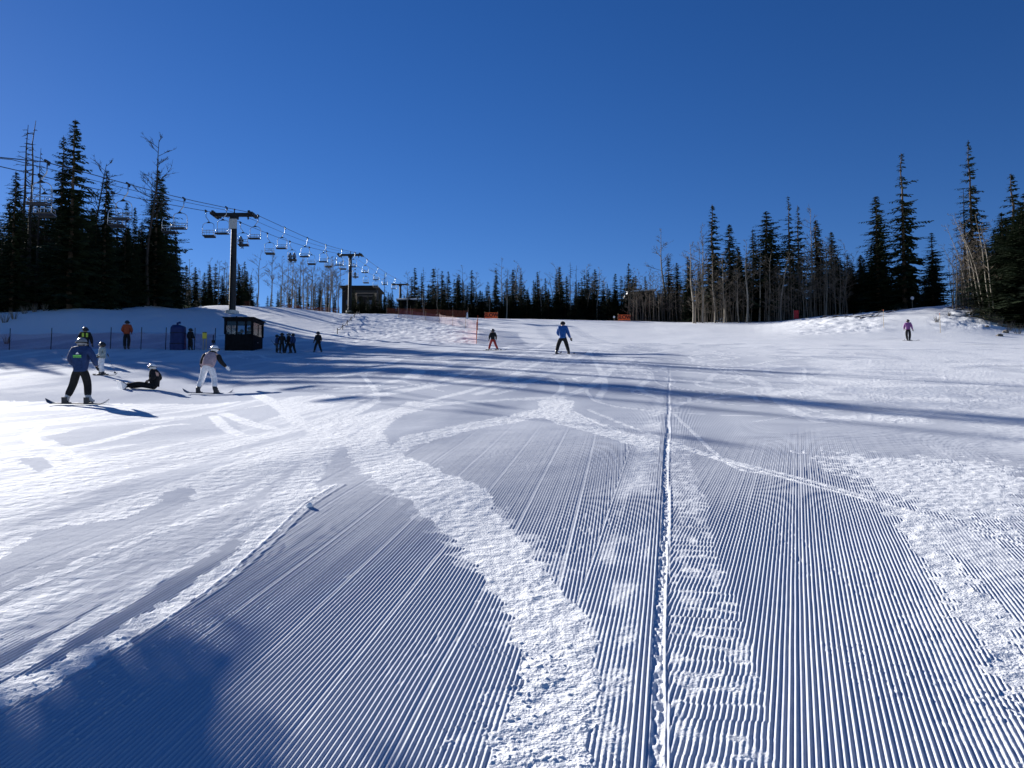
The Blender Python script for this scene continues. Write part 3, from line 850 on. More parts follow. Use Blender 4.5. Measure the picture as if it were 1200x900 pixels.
# right-hand woods
RT = 'tall trees of the right hand woods'
for k, px, top, Y, lab, v, sx in (
 ('spire', 808, 300, 112, 'small pointed spruce left of the tall spruces on the right', 0, None),
 ('spire', 821, 308, 112, 'shorter pointed spruce right of another small one, left of a slim aspen', 1, None),
 ('aspen', 827, 267, 107, 'slim tall aspen with a fan shaped top touching a spruce on its right', 0, .9),
 ('thin', 838, 239, 106, 'tall tiered spruce with a sharp top, leftmost big tree of the right woods', 1, 1.35),
 ('spruce', 858, 262, 107, 'tiered spruce second of the big trees from the left in the right woods', 1, 1.4),
 ('spruce', 868, 288, 109, 'shorter dark spruce half hidden between two tall ones on the right', 0, 1.5),
 ('spire', 886, 268, 110, 'slim spire close to the left of the broadest spruce', 1, None),
 ('broad', 902, 247, 106, 'broadest dense green spruce of the right hand woods', 0, 1.75),
 ('thin', 929, 229, 104, 'slim tufted spruce with a blunt top right of the broadest one', 0, .95),
 ('thin', 940, 240, 104, 'slim tufted spruce, right one of a close pair', 1, .95),
 ('aspen', 954, 244, 103, 'tall bare aspen right of the close pair of slim spruces', 2, .8),
 ('spruce', 961, 257, 105, 'dark spruce beside the tall bare aspen above the red board', 3, 1.5),
 ('spruce', 979, 271, 106, 'pointed spruce right of the one above the red board', 0, 1.5),
 ('spire', 994, 306, 106, 'low pointed spruce at the right end of a dense group', 0, None),
 ('spruce', 1013, 298, 104, 'low dark spruce on the left of two tall trees on the mound', 1, 1.5),
 ('spruce', 1033, 229, 99, 'tall full spruce left of the tallest tree on the mound', 1, 1.5),
 ('thin', 1065, 179, 97, 'tallest spruce above the mound with a bare pole for a tip', 0, 1.1),
 ('spruce', 1098, 272, 95, 'medium dark spruce on the top of the mound', 2, 1.35),
 ('snag', 1138, 221, 92, 'half dead spruce behind the white aspen trunks', 1, 1.3),
 ('thin', 1146, 163, 91, 'very tall thinning spruce with a bare tip behind white aspens', 1, .9),
 ('thin', 1196, 203, 80, 'tall spruce with a bare tip at the right edge of the photo', 0, 1.6),
 ('broad', 1188, 262, 79, 'dense dark spruce under the tall one at the right edge', 1, 1.7),
): tree(k, px, top, Y, lab, RT, variant=v, sx=sx)
for i in range(42):
    px = 800 + i*10.6 + trnd.uniform(-5, 5)
    if 1103 < px < 1128: continue
    tree('broad' if trnd.random() < .5 else 'spruce', px, trnd.uniform(298, 335) if px < 1150 else trnd.uniform(250, 300), trnd.uniform(108, 124) if px < 1000 else trnd.uniform(101, 112) if px < 1150 else trnd.uniform(84, 96), 'low dark spruce in the shade behind the front row on the right', 'low spruces behind the right hand front row', sx=1.35)
for i in range(13):
    tree('spruce', 984 + i*4.6, trnd.uniform(296, 330), trnd.uniform(102, 108), 'low dark spruce closing the gap left of the two tall trees on the mound', 'low spruces left of the mound trees', sx=1.6)
for px, top, Y in ((1174, 268, 82), (1183, 248, 80), (1205, 236, 76), (1212, 225, 74)):
    tree('broad', px, top, Y, 'full dark spruce in the mass at the right edge of the photo', 'full spruces at the right edge', sx=2.0)
for i in range(14):
    tree('aspen', 812 + i*13.5 + trnd.uniform(-3, 3), trnd.uniform(278, 318), trnd.uniform(100, 105), 'pale bare aspen standing among the saplings along the right hand wood edge', 'pale aspens along the right hand wood edge')
for i in range(8):
    px = 1196 + i*9
    tree('broad', px, trnd.uniform(250, 300), trnd.uniform(73, 84), 'dense dark spruce crowding the right edge of the photo', 'spruces crowding the right edge')
for i in range(16):
    tree('broad', 742 + i*4.4, trnd.uniform(338, 350), trnd.uniform(119.5, 122), 'low dark spruce behind the sapling thicket right of the orange banner', 'low spruces behind the sapling thicket', sx=2.0)
SAP = 'bare saplings along the right hand wood edge'
def saps(a, b, n, t0, t1, Y0, Y1, lab, g):
    for i in range(n):
        px = a + (b - a)*(i + trnd.random())/n
        tree('sapling', px, trnd.uniform(t0, t1), trnd.uniform(Y0, Y1), lab, g)
saps(736, 808, 44, 314, 342, 112, 119, 'bare brown sapling in the thicket right of the orange banner', 'saplings right of the orange banner')
saps(814, 884, 46, 300, 346, 101, 106, 'bare brown sapling at the foot of the tall tiered spruces', 'saplings at the foot of the tiered spruces')
saps(898, 936, 24, 305, 345, 99, 103, 'bare brown sapling at the foot of the broadest spruce', 'saplings at the foot of the broadest spruce')
saps(938, 1000, 28, 280, 335, 99, 103, 'bare slender sapling behind the red board', 'saplings behind the red board')
saps(1120, 1176, 38, 265, 315, 82, 90, 'bare tan sapling among the white aspen trunks', 'saplings among the white aspens')
for i, (px, top, Y, ln) in enumerate(((1130, 285, 88, -.06), (1139, 262, 86, -.05), (1147, 255, 84, -.09), (1153, 248, 81, -.07), (1158, 258, 80, -.08), (1164, 250, 79, -.05), (1169, 262, 78, -.04), (1120, 300, 96, 0), (1112, 312, 97, 0))):
    tree('pale', px, top, Y, ('white trunked aspen leaning over the right bank, %s from the left' % ('first', 'second', 'third', 'fourth', 'fifth', 'sixth', 'seventh')[i]) if i < 7 else ('thin pale aspen on the crest left of the leaning white aspens', 'thinnest pale aspen at the top of the mound')[i - 7], 'white trunked aspens on the right', lean=ln*.55)
# ------------------------------------------------------------------ the chairlift
XN, XF, XM = -26.1, -29.7, -27.9                 # near rope, far rope, tower line
ROPE = [(30,168),(42.3,190),(51.3,216),(60.1,233),(69.1,243.5),(76,249.5),(87,267),(96.7,279),(106.3,287),(116.3,292.5),(131,297.5),(136.6,304),(147.7,313.5),(157.6,320),(170,326),(190,332.5),(215,345),(240,352)]
RY = [0.0] + [a for a, b in ROPE] + [330.0]
RZ = [seen_z(600, ROPE[0][1], ROPE[0][0]) - 30*.235] + [seen_z(600, b, a) for a, b in ROPE] + [48.0]
def rope_z(y): return float(np.interp(y, RY, RZ))
for x, lab, dz in ((XN, 'near steel haul rope of the chairlift, nearest the slope', 0), (XF, 'far steel haul rope of the chairlift, nearest the woods', 0), (XM, 'thin signal cable between the two haul ropes of the chairlift', .12)):
    m = MB()
    m.tube([(x, y, rope_z(y) + dz) for y in np.concatenate([np.arange(2, 240, 4.0), [260, 300, 330]])], .028 if dz == 0 else .02, 5)
    tag(m.build('haul_rope' if dz == 0 else 'signal_cable', M['rope']), lab, 'cable')

def make_tower(x, y, zbase, ztop, lab, panel):
    t = empty('lift_tower', (x, y, zbase))
    H = ztop - zbase
    m = MB(); m.tube([(0, 0, -1.0), (0, 0, H*.4), (0, 0, H - .2)], [.34, .31, .27], 16)
    m.build('pole', M['steel'], t, smooth=False)
    m = MB(); m.tube([(0, 0, -.1), (0, 0, .25)], [.65, .65], 16); m.build('footing', M['panel'], t)
    m = MB(); m.box((0, 0, H), (4.05, .34, .36)); m.box((0, 0, H - .3), (.8, .4, .3)); m.build('crossarm', M['steel'], t, bevel=.03)
    for s in (-1, 1):
        sh = MB()
        sh.box((s*1.8, 0, H + .02), (.12, 2.2, .14))
        tr = sh.build('sheave_beam', M['steel'], t)
        for k in range(6):
            w = MB()
            yy = -1.0 + .4*k
            w.tube([(s*1.8 - .09, yy, H + .03), (s*1.8 + .09, yy, H + .03)], .15, 12)
            w.build('sheave_wheel', M['steel'], tr)
        w = MB(); w.box((s*2.08, 0, H - .05), (.06, 1.9, .26)); w.box((s*1.5, -.3, H - .3), (.12, .12, .5)); w.build('catwalk_bracket', M['steel'], t)
    m = MB()
    for k in range(int(H/.4)):
        m.tube([(-.2, -.36, .6 + k*.4), (.2, -.36, .6 + k*.4)], .015, 5)
    m.build('ladder', M['steel'], t)
    if panel:
        m = MB(); m.box((0, -.36, H - 1.0), (.82, .05, 1.0)); m.box((-.28, 0, H - 1.0), (.03, .7, 1.0)); m.build('panel', M['panel'], t, bevel=.01)
    m = MB(); m.tube([(0, 0, H), (0, 0, H + .5)], .05, 6); m.sphere((0, 0, H + .55), .09); m.build('cable_clamp', M['steel'], t)
    return tag(t, lab, 'lift tower', 'lift towers')
make_tower(XM, 76, spot(270, 76).z, rope_z(76) - .2, 'nearest and tallest steel lift tower, with a pale panel under its crossarm', True)
make_tower(XM, 131, seen_z(600, 366, 131), rope_z(131) - .2, 'second steel lift tower, in front of the dark flat roofed lodge', False)
make_tower(XM, 190, seen_z(600, 378, 190), rope_z(190) - .2, 'farthest small steel lift tower at the end of the chairs', False)

def make_chair():
    c = empty('lift_chair', (0, 0, 0))
    h = MB()
    h.tube([(0, 0, .02), (0, 0, -.5), (-.02, 0, -.62), (-.30, 0, -.98), (-.30, 0, -1.10)], [.035, .035, .035, .035, .04], 8)
    h.build('hanger_arm', M['galv'], c, smooth=True)
    g = MB(); g.box((0, 0, .03), (.10, .5, .12)); g.box((0, .12, -.08), (.12, .12, .14)); g.build('grip', M['steel'], c, bevel=.015)
    b = MB()
    cx, w, zt, zb = -.30, .55, -1.1, -2.48
    pts = [(cx - w, -.42, zb), (cx - w, -.25, zb + .02), (cx - w, .16, zb + .1), (cx - w, .12, zt - .42)]
    for k in range(1, 8):
        a = math.pi - math.pi*k/8
        pts.append((cx + w*math.cos(a)*(1.0), .10*(1 - math.sin(a)) , zt - .42 + .40*math.sin(a)**.75))
    pts += [(cx + w, .12, zt - .42), (cx + w, .16, zb + .1), (cx + w, -.25, zb + .02), (cx + w, -.42, zb)]
    b.tube(pts, .026, 8)
    b.build('bail_frame', M['galv'], c, smooth=True)
    k = MB(); k.add([(cx - .22, -.04, zt - .08), (cx + .22, -.04, zt - .08), (cx, -.04, zt + .10), (cx - .22, .04, zt - .08), (cx + .22, .04, zt - .08), (cx, .04, zt + .10)],
                    [(0, 1, 2), (5, 4, 3), (0, 3, 4, 1), (1, 4, 5, 2), (2, 5, 3, 0)])
    k.build('gusset_plate', M['steel'], c)
    s = MB(); s.box((cx, -.12, zb + .06), (1.12, .52, .11)); s.box((cx, -.38, zb + .01), (1.12, .08, .18)); s.build('seat', M['seat'], c, bevel=.025)
    r = MB()
    for zz in (.36, .55): r.box((cx, .17, zb + zz), (1.08, .025, .05))
    for xx in (-.12, .12): r.box((cx + xx, .17, zb + .36), (.03, .03, .5))
    r.build('backrest', M['galv'], c)
    for sx in (-1, 1):
        a = MB(); a.tube([(cx + sx*.53, .14, zb + .36), (cx + sx*.53, -.3, zb + .34), (cx + sx*.53, -.36, zb + .06)], .02, 6); a.build('armrest', M['galv'], c, smooth=True)
    return c
ORD = ['first', 'second', 'third', 'fourth', 'fifth', 'sixth', 'seventh', 'eighth', 'ninth', 'tenth', 'eleventh', 'twelfth', 'thirteenth', 'fourteenth', 'fifteenth']
chair0 = make_chair()
far_y = [47.5, 56.2, 64.9, 73.4, 82.8, 92, 101.4, 111.2, 121.5, 132, 142.5, 153, 164]
near_y = [42.3, 51.3, 60.1, 69.1, 77.8, 87, 96.7, 106.3, 116.3, 126.2, 136.6, 147.7, 157.6, 170]
riders_at = {4: 'one rider on its left half', 6: 'two riders side by side', 10: 'one dark rider'}
used = False
for i, y in enumerate(near_y):      # these face downhill, towards the camera
    o = chair0 if not used else copy_tree(chair0)
    used = True
    o.location = (XN, y, rope_z(y)); o.rotation_euler = (0, 0, 0)
    tag(o, 'empty double chair on the near haul rope, %s from the left of the photo' % ORD[i], 'lift chair', 'chairs on the near haul rope')
chairs_far = []
for i, y in enumerate(far_y):       # these go uphill, seen from behind
    o = copy_tree(chair0)
    o.location = (XF, y, rope_z(y)); o.rotation_euler = (0, 0, math.pi)
    chairs_far.append(o)
    lab = 'double chair on the far haul rope carrying %s' % riders_at[i] if i in riders_at else 'empty double chair on the far haul rope, %s from the left of the photo' % ORD[i]
    tag(o, lab, 'lift chair', 'chairs on the far haul rope')

# ------------------------------------------------------------------ people
dg = None
def skin_mesh(name, joints, edges, radii, m, root, level=1):
    """one continuous surface grown round a skeleton of joints"""
    names = list(joints)
    idx = {n: i for i, n in enumerate(names)}
    me = bpy.data.meshes.new('sk')
    me.from_pydata([tuple(joints[n]) for n in names], [(idx[a], idx[b]) for a, b in edges], [])
    o = bpy.data.objects.new('sk', me)
    C.objects.link(o)
    o.modifiers.new('s', 'SKIN')
    for i, n in enumerate(names):
        r = radii[n]
        r = (r, r) if not hasattr(r, '__len__') else r
        me.skin_vertices[0].data[i].radius = r
        me.skin_vertices[0].data[i].use_root = (n == root)
    s = o.modifiers.new('u', 'SUBSURF'); s.levels = level; s.render_levels = level
    d = bpy.context.evaluated_depsgraph_get()
    out = bpy.data.meshes.new_from_object(o.evaluated_get(d))
    out.name = name
    bpy.data.objects.remove(o); bpy.data.meshes.remove(me)
    out.materials.clear(); out.materials.append(m)
    out.shade_smooth()
    return out
def part(name, me, parent):
    o = bpy.data.objects.new(name, me); C.objects.link(o); o.parent = parent
    return o
V = Vector
STAND = dict(pelvis=(0,0,.96), waist=(0,0,1.10), chest=(0,.01,1.34), neck=(0,.01,1.50), head=(0,.02,1.60),
             shL=(-.18,0,1.43), shR=(.18,0,1.43), elL=(-.27,-.02,1.17), elR=(.27,-.02,1.17), wrL=(-.30,.10,.94), wrR=(.30,.10,.94),
             hipL=(-.095,0,.92), hipR=(.095,0,.92), knL=(-.12,.03,.50), knR=(.12,.03,.50), anL=(-.14,0,.10), anR=(.14,0,.10))
def person(loc, H, rz, lab, pose=None, jacket='black', trousers='black', helmet='helm_k', glove='black', boot='boot', boots_dir=None, group=None,
           arms=None, hat=False, child=False, goggles=True, sit=False, hem=.02, face=(0, 1, 0), sleeves=None):
    """a clothed figure; local x to its right, y the way it faces; heights for a 1.75 m adult, scaled to H"""
    s = H/1.75
    J = {k: V(v) for k, v in STAND.items()}
    for k, v in (pose or {}).items(): J[k] = V(v)
    root = None
    fw = V(face).normalized()
    side = fw.cross(V((0, 0, 1))).normalized()
    hs = 1.22 if child else 1.0
    hd = J['head']
    jb = dict(J)
    jb['crown'] = hd + V((0, 0, .135))*hs
    jb['chin'] = hd + fw*.06*hs + V((0, 0, -.075))*hs
    jb['nose'] = hd + fw*.125*hs + V((0, 0, .01))*hs
    jb['earL'] = hd - side*.095*hs + V((0, 0, .015)); jb['earR'] = hd + side*.095*hs + V((0, 0, .015))
    for q in 'LR':
        d = (J['wr' + q] - J['el' + q]).normalized()
        jb['hand' + q] = J['wr' + q] + d*.075
        jb['toe' + q] = J['an' + q] + (V(boots_dir[q]) if boots_dir else V((0, .15, 0))) + V((0, 0, -.05))
    edges = [('pelvis','waist'),('waist','chest'),('chest','neck'),('neck','head'),('head','crown'),('head','chin'),('head','nose'),('head','earL'),('head','earR')]
    for q in 'LR':
        edges += [('chest','sh'+q),('sh'+q,'el'+q),('el'+q,'wr'+q),('wr'+q,'hand'+q),('pelvis','hip'+q),('hip'+q,'kn'+q),('kn'+q,'an'+q),('an'+q,'toe'+q)]
    rad = dict(pelvis=.125, waist=.115, chest=.135, neck=.055, head=.098*hs, crown=.070*hs, chin=.045*hs, nose=.017, earL=.022, earR=.022)
    for q in 'LR': rad.update({'sh'+q:.060,'el'+q:.043,'wr'+q:.031,'hand'+q:.028,'hip'+q:.085,'kn'+q:.058,'an'+q:.042,'toe'+q:.035})
    def SJ(d): return {k: v*s for k, v in d.items()}
    def SR(d): return {k: (v*s if not hasattr(v, '__len__') else (v[0]*s, v[1]*s)) for k, v in d.items()}
    me = skin_mesh('person', SJ(jb), edges, SR(rad), M['skin'], 'pelvis', 2)
    root = bpy.data.objects.new('person', me); C.objects.link(root)
    root.location = loc; root.rotation_euler = (0, 0, rz)
    tag(root, lab, 'person', group)
    # jacket
    jj = {k: J[k] for k in ('waist','chest','neck','shL','shR','elL','elR','wrL','wrR')}
    up = (J['chest'] - J['pelvis']).normalized()
    jj['hem'] = J['pelvis'] - up*hem
    jj['collar'] = J['neck'] + (J['head'] - J['neck'])*.25
    rj = dict(hem=.20, waist=.18, chest=.185, neck=.10, collar=.080, shL=.106, shR=.106, elL=.087, elR=.087, wrL=.055, wrR=.055)
    ej = [('hem','waist'),('waist','chest'),('chest','neck'),('neck','collar')]
    if not sleeves:
        for q in 'LR': ej += [('chest','sh'+q),('sh'+q,'el'+q),('el'+q,'wr'+q)]
    else:
        for q in 'LR': ej += [('chest','sh'+q)]; [jj.pop(k + q) for k in ('el', 'wr')]
    jk = part('jacket', skin_mesh('jacket', SJ(jj), ej, SR({k: rj[k] for k in jj}), M[jacket], 'waist', 2), root)
    if sleeves:
        for q in 'LR':
            js = {k + q: J[k + q] for k in ('sh','el','wr')}
            part('sleeve', skin_mesh('sleeve', SJ(js), [('sh'+q,'el'+q),('el'+q,'wr'+q)], SR({'sh'+q:.104,'el'+q:.080,'wr'+q:.057}), M[sleeves], 'sh'+q, 2), root)
        jy = {'a': J['chest'] + up*.06, 'b': J['neck'], 'c': J['neck'] + (J['head'] - J['neck'])*.3, 'l': J['shL'], 'r': J['shR']}
        part('yoke', skin_mesh('yoke', SJ(jy), [('a','b'),('b','c'),('a','l'),('a','r')], SR(dict(a=.182, b=.11, c=.085, l=.108, r=.108)), M[sleeves], 'a', 2), root)
    # trousers
    jt = {k: J[k] for k in ('pelvis','hipL','hipR','knL','knR','anL','anR')}
    jt['belt'] = J['pelvis'] + up*.10
    for q in 'LR': jt['an' + q] = J['an' + q] + (J['kn' + q] - J['an' + q])*.10
    et = [('pelvis','belt')] + [e for q in 'LR' for e in (('pelvis','hip'+q),('hip'+q,'kn'+q),('kn'+q,'an'+q))]
    part('trousers', skin_mesh('trousers', SJ(jt), et, SR(dict(pelvis=.155, belt=.140, hipL=.122, hipR=.122, knL=.102, knR=.102, anL=.092, anR=.092)), M[trousers], 'pelvis', 2), root)
    # boots
    for q in 'LR':
        a = J['an' + q]; k = (J['kn' + q] - a).normalized(); t = (V(boots_dir[q]) if boots_dir else V((0, .15, 0))).normalized()
        dn = t.cross(k).cross(t).normalized()
        jf = {'shin': a + k*.20, 'ankle': a, 'heel': a - t*.05 - dn*.05, 'ball': a + t*.13 - dn*.055, 'tip': a + t*.20 - dn*.06}
        part('boot', skin_mesh('boot', SJ(jf), [('shin','ankle'),('ankle','heel'),('ankle','ball'),('ball','tip')], SR(dict(shin=.072, ankle=.072, heel=.052, ball=.050, tip=.042)), M[boot], 'ankle', 1), root)
    # gloves: palm, four fingers, thumb
    for q in 'LR':
        w = J['wr' + q]; d = (w - J['el' + q]).normalized()
        a = d.cross(V((0, 0, 1)))
        a = a.normalized() if a.length > .05 else V((0, 1, 0))
        b = a.cross(d).normalized()
        jg = {'w': w - d*.02, 'p': w + d*.055}
        eg = [('w','p')]; rg = dict(w=.048, p=.040)
        for n_, (off, ln) in enumerate(((-.030, .075), (-.010, .088), (.011, .083), (.031, .066))):
            r0, r1, r2 = 'f%da' % n_, 'f%db' % n_, 'f%dc' % n_
            jg[r0] = w + d*.085 + b*off; jg[r1] = w + d*(.085 + ln*.5) + b*off*1.15 + a*.010; jg[r2] = w + d*(.085 + ln*.85) + b*off*1.15 + a*.040
            eg += [('p', r0), (r0, r1), (r1, r2)]; rg.update({r0: .0125, r1: .0115, r2: .0095})
        sg = 1
        jg['t0'] = w + d*.035 + b*.045*sg + a*.012; jg['t1'] = w + d*.085 + b*.072*sg + a*.03
        eg += [('p', 't0'), ('t0', 't1')]; rg.update(t0=.015, t1=.012)
        part('glove', skin_mesh('glove', SJ(jg), eg, SR(rg), M[glove], 'p', 1), root)
    # helmet or hat, goggles
    hb = MB()
    if hat:
        for (zz, rr_) in ():
            pass
        hb.sphere(tuple((hd + V((0, 0, .06))*hs)*s), (.125*s*hs, .13*s*hs, .105*s*hs), 14, 9)
        hb.tube([tuple((hd + V((0, 0, .02))*hs)*s), tuple((hd + V((0, 0, .075))*hs)*s)], [.132*s*hs, .13*s*hs], 14)
        hb.build('hat', M[helmet], root, smooth=True)
    elif helmet:
        c = hd + (V((0, 0, .045)) - fw*.012)*hs
        hb.sphere(tuple(c*s), (.126*s*hs, .142*s*hs if abs(fw.y) > .5 else .126*s*hs, .122*s*hs), 16, 10)
        ho = hb.build('helmet', M[helmet], root, smooth=True)
        if goggles:
            g = MB()
            gp = [tuple((hd + fw*(.128*math.cos(t)) + side*(.128*math.sin(t)) + V((0, 0, .022)))*s*1.0 + (hd*s*0)) for t in np.linspace(-1.1, 1.1, 9)]
            gp = [tuple((hd + (fw*math.cos(t) + side*math.sin(t))*.132*hs + V((0, 0, .020))*hs)*s) for t in np.linspace(-1.1, 1.1, 9)]
            g.tube(gp, .034*s*hs, 8)
            g.build('goggles', M['lens'], root, smooth=True)
            g = MB()
            g.tube([tuple((hd + (fw*math.cos(t) + side*math.sin(t))*.147*hs + V((0, 0, .030))*hs)*s) for t in np.linspace(1.1, 2*math.pi - 1.1, 15)], .016*s*hs, 6)
            g.build('goggle_strap', M['black'], root, smooth=True)
    else:
        hb.sphere(tuple((hd + (V((0, 0, .045)) - fw*.02)*hs)*s), (.112*s*hs, .12*s*hs, .112*s*hs), 14, 9)
        hb.build('hair', M['hair'], root, smooth=True)
    # eyes and mouth for whoever has no goggles
    if not goggles:
        for q in (-1, 1):
            e = MB(); e.sphere(tuple((hd + fw*.088*hs + side*.034*q*hs + V((0, 0, .022))*hs)*s), .013*s*hs, 8, 6); e.build('eye', M['lens'], root, smooth=True)
        e = MB(); e.tube([tuple((hd + fw*.092*hs + side*.022*q*hs + V((0, 0, -.05))*hs)*s) for q in (-1, 0, 1)], .006*s, 5); e.build('mouth', M['redp'], root, smooth=True)
    return root

def slab(L, w, th, tip, n=18, waist=.9, camber=0.0):
    """a snowboard or ski lying along x, round upturned ends"""
    m = MB(); vs = []; fs = []
    for i in range(n + 1):
        t = -1 + 2*i/n
        x = t*L/2
        e = max(0, abs(t) - (1 - tip*2/L))/(tip*2/L)
        ww = w/2*(waist + (1 - waist)*abs(t))*math.sqrt(max(1 - e*e, .015))
        zz = .6*tip*e*e*(1 if tip < .3 else .4)
        vs += [(x, -ww, zz), (x, ww, zz), (x, ww, zz + th), (x, -ww, zz + th)]
    for i in range(n):
        a, b = i*4, i*4 + 4
        for k in range(4): fs.append((a + k, a + (k+1) % 4, b + (k+1) % 4, b + k))
    fs += [(3, 2, 1, 0), (n*4, n*4+1, n*4+2, n*4+3)]
    m.add(vs, fs)
    return m
def orient(o, loc, xdir, updir=(0, 0, 1)):
    x = V(xdir).normalized(); z = V(updir); y = z.cross(x).normalized(); z = x.cross(y).normalized()
    mw = Matrix((x, y, z)).transposed().to_4x4(); mw.translation = V(loc)
    o.matrix_world = mw
    o.location = V(loc); o.rotation_euler = mw.to_euler()
def snowboard(loc, xdir, up, lab, L=1.5, stance=.25, topm='board'):
    e = empty('snowboard', (0, 0, 0))
    slab(L, .27, .012, .2).build('deck', M[topm], e)
    b = slab(L*.995, .262, .004, .2); b.v = [(a, c, d - .005) for a, c, d in b.v]; b.build('base', M['base'], e)
    for s in (-1, 1):
        k = MB(); k.box((s*stance, 0, .022), (.13, .24, .02)); k.box((s*stance, -.10, .10), (.13, .03, .15)); k.tube([(s*stance - .06, -.05, .05), (s*stance, .03, .115), (s*stance + .06, -.05, .05)], .012, 6)
        k.build('binding', M['boot'], e)
    orient(e, loc, xdir, up)
    return tag(e, lab, 'snowboard', 'snowboards')
def ski(loc, xdir, lab, L=1.4, up=(0, 0, 1)):
    e = empty('ski', (0, 0, 0))
    m = slab(L, .085, .012, .0001 + .16, 18); m.v = [(a, c, (d if a > 0 else min(d, .02))) for a, c, d in m.v]
    m.build('deck', M['ski'], e)
    k = MB(); k.box((.12, 0, .03), (.09, .06, .04)); k.box((-.17, 0, .035), (.1, .06, .05)); k.build('binding', M['boot'], e)
    orient(e, loc, xdir, up)
    return tag(e, lab, 'ski', 'skis on the slope')
def skipole(a, b, lab):
    a, b = V(a), V(b)
    e = empty('ski_pole', tuple(b))
    m = MB(); m.tube([a - b, (0, 0, 0)], [.011, .008], 6); m.build('shaft', M['pole'], e)
    m = MB(); d = (a - b).normalized(); m.tube([(a - b) - d*.01, (a - b) + d*.12], .02, 8); m.build('handle', M['black'], e)
    m = MB(); m.tube([d*.07, d*.08], .045, 10); m.build('basket', M['black'], e)
    return tag(e, lab, 'ski pole', 'ski poles')
def gnd(px, py):
    x, y = at(px, py)
    return V((x, y, bz(x, y)))
def slope_up(p):
    dx = (bz(p[0] + .4, p[1]) - bz(p[0] - .4, p[1]))/.8; dy = (bz(p[0], p[1] + .4) - bz(p[0], p[1] - .4))/.8
    return V((-dx, -dy, 1)).normalized()

# 1 the instructor in blue, back to the camera, on a snowboard
p = gnd(92, 474) + V((0, 0, .03))
person(p, 1.74, 0, 'person in a long blue jacket with green print on the back, riding a snowboard', dict(
    pelvis=(.02,0,.90), waist=(.02,0,1.05), chest=(.02,.02,1.30), neck=(.01,.04,1.47), head=(0,.07,1.56), shL=(-.18,.02,1.40), shR=(.21,.02,1.40),
    elL=(-.31,.06,1.15), elR=(.34,.06,1.15), wrL=(-.27,.24,1.00), wrR=(.30,.24,1.00), hipL=(-.08,0,.86), hipR=(.12,0,.86),
    knL=(-.20,.08,.50), knR=(.18,.08,.50), anL=(-.31,-.02,.12), anR=(.25,-.02,.12)), 'navy', 'black', 'helm_g', 'black', 'boot_g', dict(L=(-.03,.15,0), R=(.05,.15,0)), hem=.10)
ins = bpy.context.scene.objects.get('person')
# the print: a white peak over green lettering, on the back of the jacket
pr = MB()
s_ = 1.74/1.75
for k, (x0, w) in enumerate(((-.135,.030),(-.100,.026),(-.069,.030),(-.034,.024),(-.005,.030),(.030,.028),(.063,.026),(.094,.030))):
    pr.box((((x0 + w/2)*.82 + .02)*s_, -.172*s_, 1.225*s_), (w*s_*.8, .010, .036*s_))
    if k % 2: pr.box((((x0 + w/2)*.82 + .02)*s_, -.168*s_, 1.185*s_), (w*s_*.8, .010, .016*s_))
    else: pr.box((((x0 + w/2)*.82 + .02)*s_, -.168*s_, 1.188*s_), (w*.55*s_, .010, .013*s_))
lp = pr.build('back_print', M['green'], ins)
pr = MB(); pr.add([(-.03*s_, -.176*s_, 1.268*s_), (.07*s_, -.176*s_, 1.268*s_), (.02*s_, -.176*s_, 1.325*s_), (-.03*s_, -.166*s_, 1.268*s_), (.07*s_, -.166*s_, 1.268*s_), (.02*s_, -.166*s_, 1.325*s_)],
                  [(0, 1, 2), (5, 4, 3), (0, 3, 4, 1), (1, 4, 5, 2), (2, 5, 3, 0)])
pr.build('peak_emblem', M['whitep'], ins)
snowboard(p + V((-.03, 0, -.01)), (1, .03, -.01), slope_up(p), 'snowboard under the person in the long blue jacket', 1.62, .28)

# 2 hi-vis person standing behind the instructor
p = spot(97, 38)
person(p, 1.78, R(25), 'person in a dark jacket with lime safety panels, behind the blue jacketed snowboarder', None, 'black', 'black', 'helm_k')
hv = bpy.context.scene.objects.get('person.001')
for sx in (-1, 1):
    q = MB(); q.box((sx*.088, -.17, 1.36), (.10, .03, .17)); q.box((sx*.088, .185, 1.36), (.10, .03, .17)); q.box((sx*.088, 0, 1.455), (.10, .37, .03)); q.build('safety_panel', M['hivis'], hv, bevel=.008)
skipole(p + V((-.26, .02, 1.0)), p + V((-1.0, -.3, .25)), 'upper of two pale ski poles slanting from the lime panelled person')
skipole(p + V((-.14, -.10, .95)), p + V((-.72, -.3, .2)), 'lower of two pale ski poles slanting from the lime panelled person')

# 3 small skier in white
p = gnd(119, 440)
person(p, 1.32, R(140), 'small skier in a pale grey jacket and white trousers facing down the slope', dict(wrL=(-.22,.22,1.0), wrR=(.30,.20,1.02), knL=(-.13,.06,.50), knR=(.13,.06,.50), anL=(-.19,-.02,.10), anR=(.19,-.02,.10)), 'teal', 'white', 'helm_k', 'black', 'boot', child=True)
for q, dx in (('left', -.19), ('right', .17)):
    ski(p + V((dx, -.05 - dx*.3, .012)), (.95, -.30 + dx, -.02), 'ski under the %s foot of the small skier in white' % q, 1.15, slope_up(p))
skipole(p + V((.25, .0, .78)), p + V((.74, -.35, .03)), 'ski pole trailing from the small skier in white')

# 4 person in an orange jacket by the net
person(spot(146, 46.3), 1.76, R(10), 'person in an orange jacket and black trousers standing by the net fence', dict(anL=(-.10,0,.10), anR=(.10,0,.10), wrL=(-.18,.22,1.02), wrR=(.20,.20,1.05)), 'orange', 'black', 'helm_k')

